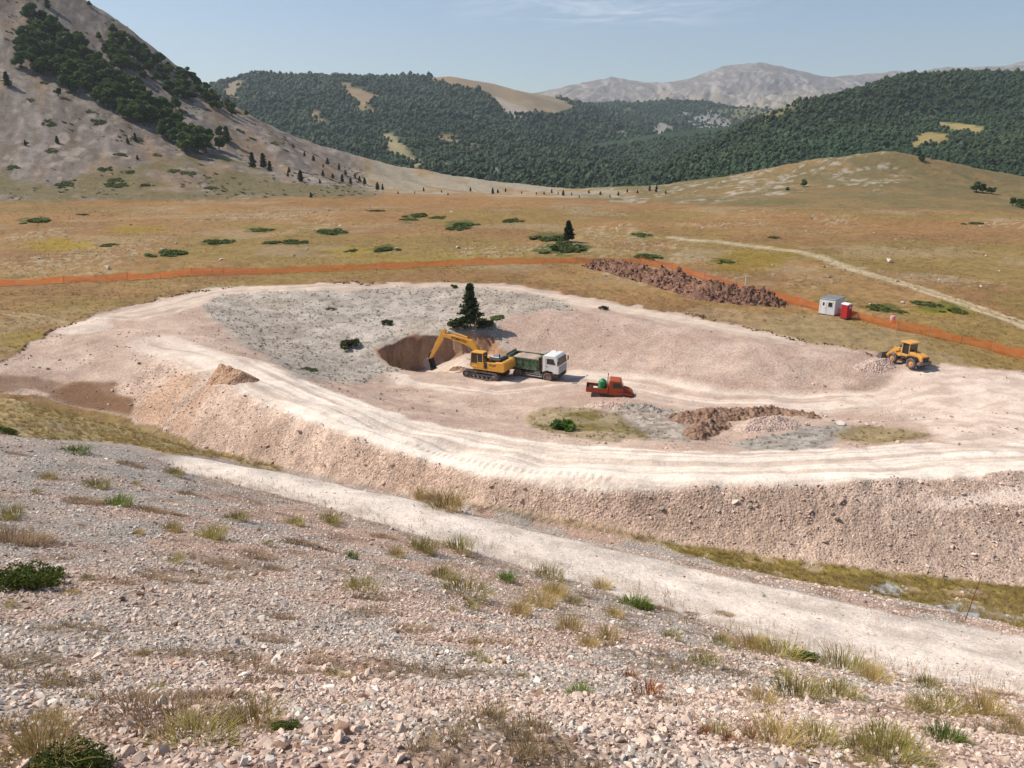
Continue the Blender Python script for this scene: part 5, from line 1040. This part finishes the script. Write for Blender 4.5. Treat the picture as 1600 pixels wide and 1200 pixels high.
for i, (x, y, w_) in enumerate([(55,347,50),(262,398,60),(272,394,30),(345,379,50),(406,360,40),(425,355,0),(520,363,55),(550,392,24),(605,391,40),(460,380,46),(586,330,28),(640,344,30),(650,338,40),(715,358,50),(728,352,42),(683,341,30),(878,391,84),(860,374,60),(1012,403,48),(1000,368,34),(1132,410,36),(1372,482,44),(1408,488,26),(1455,478,40),(1490,487,44),(1520,350,30),(1210,372,24),(800,346,36),(130,336,22),(432,380,40),(170,384,30),(1435,474,30)]):
    if not w_: continue
    p = G.pick(x, y); put('juniper_mat', sh_j[i % 4], (p[0], p[1], p[2]-.05), w_*mpp(p)*.95, rg.uniform(0, 6), 'flat green juniper mat spread over the dry meadow', 'shrub', 'juniper mats on the meadow', names=SF)
for i, (x, y, w_) in enumerate([(48,158,14),(78,195,20),(75,190,12),(155,192,22),(190,243,20),(245,243,16),(165,265,24),(180,282,24),(200,270,20),(275,268,22),(295,272,22),(215,220,20),(40,225,10),(80,237,20),(70,130,14),(140,175,14),(300,200,14),(375,205,14),(395,218,12),(430,225,14),(445,235,12),(180,290,34),(100,290,30),(20,262,20),(230,290,20),(285,175,14),(330,295,24)]):
    p = G.pick(x, y); put('slope_shrub', sh_j[i % 4], p, w_*mpp(p), rg.uniform(0, 6), 'dark low shrub on the open scree of the left mountain', 'shrub', 'shrubs on the mountain scree', names=SF)
# ------------------------------------------------------------------ stones lying singly
STN = stone_mat('limestone', False)
def stone_mesh(seed, n=16, flat=.7, name='stone', mat=None):
    rg = random.Random(seed); bm = bmesh.new()
    for _ in range(n):
        d = Vector((rg.gauss(0, 1), rg.gauss(0, 1), rg.gauss(0, 1))).normalized(); bm.verts.new((d.x*rg.uniform(.8, 1.1), d.y*rg.uniform(.65, .9), d.z*flat*rg.uniform(.8, 1)))
    r = bmesh.ops.convex_hull(bm, input=bm.verts); bmesh.ops.delete(bm, geom=[g for g in r['geom_interior'] if isinstance(g, bmesh.types.BMVert)], context='VERTS')
    bmesh.ops.bevel(bm, geom=list(bm.edges), offset=.06, segments=1, affect='EDGES') if n < 14 else None
    return bm_mesh(bm, name, mat)
PALE_ST = simple('pale_limestone', lin(206,192,180), .9, 0, .3, tuple(lin(170,150,134)), 5); WST = simple('white_limestone', lin(226,206,190), .9, 0, .25, tuple(lin(190,160,140)), 5)
sm_ = [stone_mesh(300+i, 18, .7, 'boulder', PALE_ST) for i in range(4)]; sw_ = stone_mesh(310, 20, .8, 'stone', WST)
def stone(px, py, w_, label, group=None, me=None, name='boulder'):
    p = G.pick(px, py); r = w_*mpp(p)/2; o = bpy.data.objects.new(name, me or sm_[px % 4]); C.objects.link(o); o.location = (p[0], p[1], p[2]+r*.3); o.scale = (r, r, r); o.rotation_euler = (0, 0, px*.37); return tag(o, label, 'stone', group)
stone(154, 1030, 22, 'rounded white stone resting on the pink scree', me=sw_, name='pale_stone'); stone(158, 1018, 13, 'smaller white stone leaning behind the rounded white stone', me=sw_, name='pale_stone')
stone(1313, 664, 17, 'pale boulder at the edge of the grey hollow below the loader')
for x, y, w_ in [(168,421,14),(345,406,8),(330,424,6),(480,390,6),(620,389,6),(716,388,9),(728,391,6),(280,399,6),(135,398,5),(275,381,6),(1388,410,14),(1410,474,8),(1540,401,6),(1560,425,6),(1360,477,6),(460,400,5)]: stone(x, y, w_, 'pale boulder lying in the dry meadow grass', 'boulders on the meadow')
for x, y, w_ in [(1290,652,8),(1275,654,7),(1300,658,8),(1325,655,6),(1342,660,8),(1355,664,9),(1365,662,8),(1375,667,7),(1430,655,6),(1260,662,6),(960,688,6),(74,577,9),(62,575,6),(175,612,8),(205,634,7),(170,634,6),(1395,745,8),(940,779,6)]: stone(x, y, w_, 'loose rock lying on the pale fill of the diggings', 'loose rocks on the diggings')
# ------------------------------------------------------------------ loose stones of the scree, the fill and the meadow
GST = stone_mat('scree_stone', True)
stones = variants('scree_stone', [stone_mesh(400+i, 15+i % 4, (.5, .62, .75, .55)[i % 4], 'scree_stone', GST) for i in range(10)])
rng = np.random.default_rng(11)
colidx = lambda x, y: (np.clip(np.interp(y, G.ds, np.arange(len(G.ds))), 0, len(G.ds)-1).astype(int), np.clip(np.interp(x/(y+YO), G.us, np.arange(len(G.us))), 0, len(G.us)-1).astype(int))
def scat_xy(n, d0, d1, expo, u=.95):
    """ground points with density falling as D**-expo"""
    k = 2-expo; r = rng.random(n); D = (d0**k+r*(d1**k-d0**k))**(1/k); uu = rng.uniform(-u, u, n); return uu*(D+YO*.7), D
def zone_of(x, y): j, i = colidx(x, y); return zone[j, i], col[j, i], j, i
def stone_tints(n, pink, grey, light, w):
    r = rng.random(n); c = np.where((r < w)[:, None], lin(*pink), lin(*grey)); c = np.where((rng.random(n) < .14)[:, None], lin(*light), c)
    return c*rng.uniform(.72, 1.22, n)[:, None]*rng.uniform(.95, 1.05, (n, 3))
def tilt(n, a=.5): return np.c_[rng.normal(0, a, n), rng.normal(0, a, n), rng.random(n)*6.283]
NV = G.normals()
# near scree
x, y = scat_xy(230000, 2.0, 44, 1.62); zn, cc, j, i = zone_of(x, y)
px, py = project(x, y, G.hz(x, y)); ok = ((zn == 11) | ((zn == 13) & (rng.random(len(x)) < .10))) & (px > -250) & (px < 1850)
veg = ss(fbm(x/1.1, y/1.1, 83, 4), .60, .72); ok &= rng.random(len(x)) > veg*.75
x, y, j, i = x[ok], y[ok], j[ok], i[ok]; n = len(x); z = G.hz(x, y)
size = np.clip(np.exp(rng.normal(math.log(.0138), .52, n)), .007, .07)*np.clip((y/6)**.42, .85, 2.0)
pinkw = 1-ss(fbm(x/2.4, y/2.4, 81, 4), .42, .58); gz = greyer[j, i]; w_ = np.clip(.5+.45*pinkw-.3*gz, .1, .95)
r = rng.random(n); t = np.where((r < w_)[:, None], lin(207,182,164), lin(198,185,172)); lt = rng.random(n); t = np.where((lt < .13)[:, None], lin(226,212,198), t); t = np.where((lt > .93)[:, None], lin(150,120,100), t)
t = t*rng.uniform(.75, 1.18, n)[:, None]
rot = tilt(n, .45); scatter('scree_gravel', np.c_[x, y, z+size*.12], np.c_[size*rng.uniform(.8, 1.3, n), size*rng.uniform(.8, 1.2, n), size], rot, t, stones, 10, 'loose pink and grey limestone gravel covering the near hillside')
# embankment rubble
def rubble(n, d0, d1, zs, size0, sig, smax, pink, grey, light, w, name, label, cond=None, expo=1.0, lift=.2):
    x, y = scat_xy(n, d0, d1, expo); zn, cc, j, i = zone_of(x, y); ok = np.isin(zn, zs)
    if cond is not None: ok &= cond(x, y)
    x, y = x[ok], y[ok]; n = len(x); s_ = np.clip(np.exp(rng.normal(math.log(size0), sig, n)), size0*.4, smax)
    scatter(name, np.c_[x, y, G.hz(x, y)+s_*lift], np.c_[s_*rng.uniform(.8, 1.3, n), s_*rng.uniform(.8, 1.2, n), s_*rng.uniform(.7, 1, n)], tilt(n, .5), stone_tints(n, pink, grey, light, w), stones, 10, label)
def embc(x, y):
    px, py = project(x, y, G.hz(x, y)); low = fbm(x/1.8, y/1.8, 92, 3); return rng.random(len(x)) < np.clip(.12+.75*ss(low, .4, .65)*(.5+.6*ss(px, 900, 1500)), 0, 1)
rubble(60000, 36, 72, [10], .06, .5, .26, (204,178,160), (188,164,148), (220,200,184), .65, 'embankment_rubble', 'loose broken stones on the embankment face of the haul road', embc)
rubble(26000, 46, 110, [5], .06, .5, .24, (198,172,154), (178,156,140), (218,198,182), .65, 'fill_rubble', 'loose broken stones over the pale fill of the diggings', lambda x, y: rng.random(len(x)) < ss(fbm(x/3, y/3, 93, 3), .38, .62)*.8*(1-(1-ss(polydist(x, y, flo)[0], 2, 4.5))*.9))
rubble(22000, 70, 118, [7, 9], .075, .45, .22, (168,160,150), (142,136,128), (188,180,170), .5, 'bowl_scree', 'grey limestone scree lying in the bowl around the cut', None, 1.0, .15)
rubble(2600, 112, 250, [1], .16, .5, .5, (186,174,158), (166,152,136), (204,196,186), .5, 'meadow_stones', 'small pale stones scattered in the dry meadow', lambda x, y: rng.random(len(x)) < ss(fbm(x/24, y/18, 51, 4), .48, .62), 1.0, .1)
# clods along the torn edge of the turf
x, y = scat_xy(90000, 60, 118, .5); j, i = colidx(x, y); ok = (np.clip(site*(1-site)*4, 0, 1)[j, i] > .35) & (project(x, y, G.hz(x, y))[1] < 580) & (fbm(x/6, y/6, 97, 3) > .54); x, y = x[ok][:1500], y[ok][:1500]; n = len(x); s_ = rng.uniform(.05, .2, n)
scatter('turf_clods', np.c_[x, y, G.hz(x, y)+s_*.2], s_, tilt(n, .6), np.outer(rng.uniform(.6, 1.2, n), lin(112,80,60)), stones, 10, 'dark torn turf clods along the edge of the diggings')
# clods tumbled over the earth ridge and its foot
rl = [g_(915,416), g_(960,424), g_(1010,436), g_(1060,448), g_(1100,462), g_(1150,468), g_(1200,474), g_(1232,479)]; rr_ = bpy.data.objects['earth_ridge'].data; vv = np.empty(len(rr_.vertices)*3, np.float32); rr_.vertices.foreach_get('co', vv); vv = vv.reshape(-1, 3)
vv = vv[rng.choice(len(vv), 1500, replace=False)]; vv = vv[vv[:, 2] > G.hz(vv[:, 0], vv[:, 1])-.05]; n = len(vv); s_ = np.exp(rng.normal(math.log(.17), .45, n))
scatter('earth_clods', vv, s_, tilt(n, .7), np.outer(rng.uniform(.55, 1.3, n), lin(124,92,76)), stones, 10, 'dark clods tumbled over the long earth ridge')
# ------------------------------------------------------------------ dry grass and herbs
STRAWM = leafy('straw_grass', lin(164,138,82), lin(206,182,122), .4); OLIVM = leafy('olive_grass', lin(128,122,64), lin(182,166,100), .4); GREENM = leafy('green_grass', lin(92,112,48), lin(140,148,74), .4); HEATHM = leafy('brown_thyme', lin(140,116,92), lin(180,154,124), .4); CUSHM = leafy('dark_cushion', lin(66,82,32), lin(112,122,52), .3); REDM_ = leafy('red_herb', lin(150,84,56), lin(176,120,72), .25)
def blades(seed, n, h, spread, wdt, mat, lean=.5, name='blades'):
    rg = random.Random(seed); V, Fc = [], []
    for _ in range(n):
        a = rg.uniform(0, 6.283); d = spread*math.sqrt(rg.random())*.6; b = Vector((math.cos(a)*d, math.sin(a)*d, -.03)); o_ = Vector((math.cos(a), math.sin(a), 0))*rg.uniform(.1, lean)+Vector((rg.gauss(0, .18), rg.gauss(0, .18), 0)); hh = h*rg.uniform(.45, 1.1)
        sd_ = Vector((-math.sin(a+rg.uniform(-1, 1)), math.cos(a), 0)).normalized()*wdt*rg.uniform(.6, 1.3); k = len(V)
        for t in (0, .45, .8): c = b+o_*hh*t*t+Vector((0, 0, hh*t*(1-.25*t*t))); s_ = 1-.55*t; V += [tuple(c-sd_*s_), tuple(c+sd_*s_)]
        V.append(tuple(b+o_*hh+Vector((0, 0, hh*.75)))); Fc += [(k, k+1, k+3, k+2), (k+2, k+3, k+5, k+4), (k+4, k+5, k+6)]
    me = bpy.data.meshes.new(name); me.from_pydata(V, [], Fc); me.materials.append(mat); return me
# one unit wide, scaled in place
TUFT = {k: [(blades(500+i*7+ord(k[0]), *a),) for i in range(3)] for k, a in {
 'straw': (420, .5, .62, .0055, STRAWM, .7), 'olive': (420, .36, .7, .006, OLIVM, .8), 'green': (420, .34, .62, .008, GREENM, .8), 'red': (200, .5, .5, .007, REDM_)}.items()}
TUFT['brown'] = [(blades(520+i, 700, .2, .85, .006, HEATHM, 1.1, 'sprigs'),) for i in range(3)]
TUFT['cushion'] = [(strip_mesh('leaves', leaf_quads(random.Random(530+i), [((random.Random(i*9+k).uniform(-.38, .38), random.Random(i*5+k+50).uniform(-.38, .38), .08+.1*random.Random(k+i*31).random()), .17) for k in range(18)], .02, 210, .55), CUSHM),) for i in range(2)]
LBL = {'straw': 'straw-coloured grass tuft on the near scree', 'olive': 'olive-green grass tuft on the near scree', 'green': 'fresh green grass tuft on the near scree', 'red': 'reddish dry herb tuft on the near scree', 'brown': 'brown thyme mat on the near scree', 'cushion': 'dark green cushion plant on the near scree'}
rg = random.Random(9); cnt = 0
def tuft(px, py, w_, kind, label=None, hs=1.0):
    global cnt
    hs *= {'brown': 1.0, 'cushion': 1.2}.get(kind, 1)
    p = G.pick(px, py); me = TUFT[kind][cnt % len(TUFT[kind])][0]; cnt += 1
    nm = {'brown': 'thyme_mat', 'cushion': 'cushion_plant', 'red': 'herb_tuft'}.get(kind, 'grass_tuft')
    o = bpy.data.objects.new(nm, me); C.objects.link(o); s_ = w_*mpp(p); o.location = (p[0], p[1], p[2]-.01); o.scale = (s_, s_, s_*hs); o.rotation_euler = lie(p[0], p[1], rg.uniform(0, 6), .3) if kind in ('brown', 'cushion') else (rg.uniform(-.08, .08), rg.uniform(-.08, .08), rg.uniform(0, 6))
    return tag(o, label or LBL[kind], 'plant', None if label else {'brown': 'thyme mats on the scree', 'cushion': 'cushion plants on the scree', 'red': 'reddish herbs on the scree'}.get(kind, kind+' grass tufts on the scree'))
for a in [(395,1135,110,'straw','large straw-coloured grass tuft beside a small dark green sprig',.9),(445,1138,46,'cushion','small dark green sprig against the large straw tuft'),(270,1125,190,'brown','wide brown thyme mat left of the large straw tuft'),(215,1095,130,'brown'),(330,1090,120,'brown'),(300,1165,150,'olive','low olive grass spread below the wide thyme mat',.5),(60,1190,150,'straw','tall straw grass clump over a dark green cushion',.8),(110,1205,110,'cushion','dark green cushion under the tall straw clump'),(75,1130,60,'straw'),(38,915,105,'cushion','broad dark green cushion plant alone on the pink scree'),(25,845,110,'brown','grey-brown dry shrub mat above the broad green cushion',1.4),(10,810,60,'olive'),
          (115,708,62,'green','green grass tuft on the grey scree below the dry verge',.5),(205,727,44,'brown'),(272,738,34,'brown'),(10,678,36,'cushion'),(25,710,30,'brown'),(696,796,78,'straw','big straw-coloured grass bush at the far side of the white path',.95),(660,776,40,'straw'),(515,815,44,'olive','dark olive grass tuft at the near edge of the white path',.9),(370,812,44,'olive'),(150,762,50,'olive'),(185,790,56,'green'),(130,785,60,'brown'),(240,800,70,'brown'),(300,775,50,'brown'),(270,830,40,'straw'),(460,820,40,'olive'),
          (560,925,70,'olive','olive tuft with brown base among the pink scree',.8),(575,935,50,'brown'),(548,872,30,'green','small spiky green tuft above the olive one',1.3),(508,862,40,'brown'),(720,932,95,'olive','wide yellow-green grass clump on the middle of the scree',.6),(690,905,60,'olive'),(790,908,44,'green'),(845,948,70,'straw'),(890,985,56,'straw','tall yellowish straw tuft beside the green clump near the path',1.1),(920,1010,40,'straw'),(855,905,60,'olive'),(870,930,50,'straw'),(895,945,40,'olive'),(812,960,50,'straw'),
          (992,948,66,'green','fresh green tuft with dark base by the white path',.6),(1005,952,40,'cushion'),(940,920,40,'straw'),(905,1085,54,'green','bright green tuft alone on the grey-pink scree',.7),(925,1070,44,'brown'),(1010,1088,80,'red','reddish dry herb clump between two scree runnels',.8),(985,1060,40,'red'),(1040,1100,60,'brown'),(1100,1040,60,'olive'),(1215,1028,100,'olive','long yellow-olive grass clump just below the path edge',.5),(1255,1032,50,'cushion'),(1180,1015,60,'straw'),(1320,1050,90,'olive'),(1365,1065,60,'straw'),(1250,1092,100,'olive'),(1310,1090,80,'olive'),(1190,1100,60,'straw'),(1480,1120,120,'olive','wide olive grass bank on the right of the scree',.45),(1540,1118,80,'straw'),(1440,1112,60,'olive'),(1400,1195,130,'olive','bushy olive clump at the foot of the right scree',.9),(1380,1160,90,'olive'),(1480,1160,80,'green'),(1350,1180,80,'olive'),
          (1215,1165,120,'straw','loose straw grass clump with red herbs at its side',.6),(1172,1155,60,'red'),(1140,1160,50,'red'),(1120,1150,56,'olive'),(1280,1165,90,'olive'),(1100,1148,40,'red'),(500,1035,50,'brown'),(440,965,50,'brown'),(610,1060,50,'brown'),(700,1000,30,'brown'),(560,1060,40,'brown'),(780,1005,50,'brown'),(640,985,70,'brown'),(420,1000,60,'brown'),(350,885,60,'brown'),(400,870,60,'brown'),(470,850,56,'brown'),(330,840,60,'olive'),(430,890,50,'brown'),(250,905,60,'brown'),(310,910,44,'brown'),(600,840,44,'brown'),(660,860,60,'olive'),(715,862,60,'olive'),(620,870,40,'straw'),(950,1000,50,'straw'),(1050,1000,40,'olive'),(1130,1010,50,'olive'),(960,965,40,'straw'),(1080,960,26,'brown'),(1130,960,30,'brown'),(1560,1085,50,'brown'),(1450,1075,50,'olive'),(1590,1140,50,'straw'),(490,1150,60,'brown'),(700,1080,30,'brown'),(180,1050,40,'brown'),(1210,905,20,'brown')]: tuft(*a)
k_ = 0
while k_ < 70:
    px, py = rg.uniform(0, 1600), rg.uniform(740, 1195)
    p = G.pick(px, py); j, i = colidx(np.array([p[0]]), np.array([p[1]]))
    if zone[j[0], i[0]] != 11: continue
    tuft(px, py, rg.uniform(16, 40), rg.choice(['brown', 'brown', 'olive', 'straw', 'olive']), hs=rg.uniform(.6, 1)); k_ += 1
# fine stalks nobody could count
GRSM = leafy('dry_blades', lin(150,124,74), lin(190,164,110), .3, inst=True); GTM = leafy('grass_blades', lin(150,140,90), lin(180,166,110), .3, inst=True)
tf = variants('blade_tuft', [blades(600+i, 34, 1.0, .6, .016, GTM, .6) for i in range(4)]); stk = variants('stalk_tuft', [blades(620+i, 7, 1.0, .5, .012, GRSM, .3) for i in range(4)])
def grass(n, d0, d1, cond, h0, h1, tint, coll, name, label, expo=1.2):
    x, y = scat_xy(n, d0, d1, expo); ok = cond(x, y); x, y = x[ok], y[ok]; n = len(x); h = rng.uniform(h0, h1, n)
    t = lin(*tint)/lin(165,150,98)*rng.uniform(.65, 1.25, n)[:, None]; v = rng.random(n)[:, None]; t = t*(1-v*.3)+t*np.array([.85, .93, .75])*v*.3
    scatter(name, np.c_[x, y, G.hz(x, y)-.02], np.c_[h*1.1, h*1.1, h], np.c_[rng.normal(0, .1, n), rng.normal(0, .1, n), rng.random(n)*6.28], t, coll, 4, label)
def zc(zs, k=1.0, ns=None):
    def f(x, y):
        zn, _, _, _ = zone_of(x, y); ok = np.isin(zn, zs) & (rng.random(len(x)) < k)
        if ns: ok &= rng.random(len(x)) < ss(fbm(x/ns[0], y/ns[0], ns[1], 4), ns[2], ns[3])
        return ok
    return f
grass(34000, 20, 60, zc([12]), .14, .34, (172,144,96), tf, 'verge_grass', 'dry olive grass of the verges beside the white path and embankment', .8)
grass(30000, 2.4, 42, zc([11], 1, (1.1, 83, .60, .74)), .04, .13, (156,130,98), tf, 'dry_herbs', 'dry brown herbs growing between the stones of the near hillside', 1.5)
grass(9000, 6, 44, lambda x, y: zc([11, 13])(x, y) & (np.abs(polydist(x, y, [at_h(*q)[:2] for q in PATHLOW])[0]) < 2.2), .2, .45, (170,148,104), stk, 'path_stalks', 'thin dry grass stalks standing along the edge of the white path', 1.0)
grass(9000, 62, 118, zc([7], 1, (6, 95, .3, .55)), .14, .36, (100,90,68), tf, 'bowl_tussocks', 'small dark tussocks dotted over the grey scree bowl', .5)
grass(5000, 46, 72, zc([9], .8), .15, .3, (128,116,66), tf, 'hollow_grass', 'short olive grass in the hollow inside the haul road', .5)
grass(42000, 58, 230, zc([1], 1, (9, 96, .35, .6)), .16, .36, (166,138,92), tf, 'meadow_grass', 'dry grass tussocks of the wide meadow', 1.0)
grass(1500, 14, 42, zc([13], .22), .05, .14, (120,110,84), tf, 'path_weeds', 'tiny weeds growing on the shoulders of the white path', 1.0)
# scrub and bare rock speckling the left mountain
MSCR = leafy('mountain_scrub', lin(84,82,54), lin(122,112,76), 0, inst=True); mcr = variants('scrub_clump', [lumpy(700+i, MSCR, 'scrub_clump', 1, .3, 4) for i in range(4)])
def mount(n, name, label, h0, h1, sq, tint, coll, nv, lo, hi, ns):
    x, y = scat_xy(n, 236, 440, .2); zn, _, _, _ = zone_of(x, y); ok = (zn == 2) & (rng.random(n) < ss(fbm(x/14, y/20, ns, 3), lo, hi)); x, y = x[ok], y[ok]; n = len(x); s_ = np.exp(rng.uniform(math.log(h0), math.log(h1), n))
    scatter(name, np.c_[x, y, G.hz(x, y)-s_*sq*.4], np.c_[s_*rng.uniform(1, 1.8, n), s_, s_*sq], np.c_[np.zeros(n), np.full(n, .45), np.zeros(n)], np.outer(rng.uniform(.6, 1.2, n), tint), coll, nv, label)
mount(9000, 'mountain_scrub', 'low olive scrub speckling the scree of the left mountain', .25, .9, .45, np.ones(3), mcr, 4, .4, .65, 98)
mount(9000, 'mountain_rocks', 'pale loose rock speckling the scree of the left mountain', .15, .55, .7, lin(176,160,146), stones, 10, .35, .6, 99)
# ------------------------------------------------------------------ the hazy summer air
hz_ = MB().box((700, 2850, 265), (9400, 6000, 760), bev=0).build('haze', None); hz_['kind'] = 'stuff'; hz_['label'] = 'thin bluish summer haze filling the valley air'
hm_ = bpy.data.materials.new('summer_haze'); hm_.use_nodes = True; nn = hm_.node_tree.nodes; nn.remove(nn['Principled BSDF'])
pv = nn.new('ShaderNodeVolumePrincipled'); pv.inputs['Color'].default_value = (.82, .91, 1, 1); pv.inputs['Density'].default_value = 1.2e-4; pv.inputs['Anisotropy'].default_value = .2
hm_.node_tree.links.new(pv.outputs[0], nn['Material Output'].inputs['Volume']); hz_.data.materials.append(hm_)
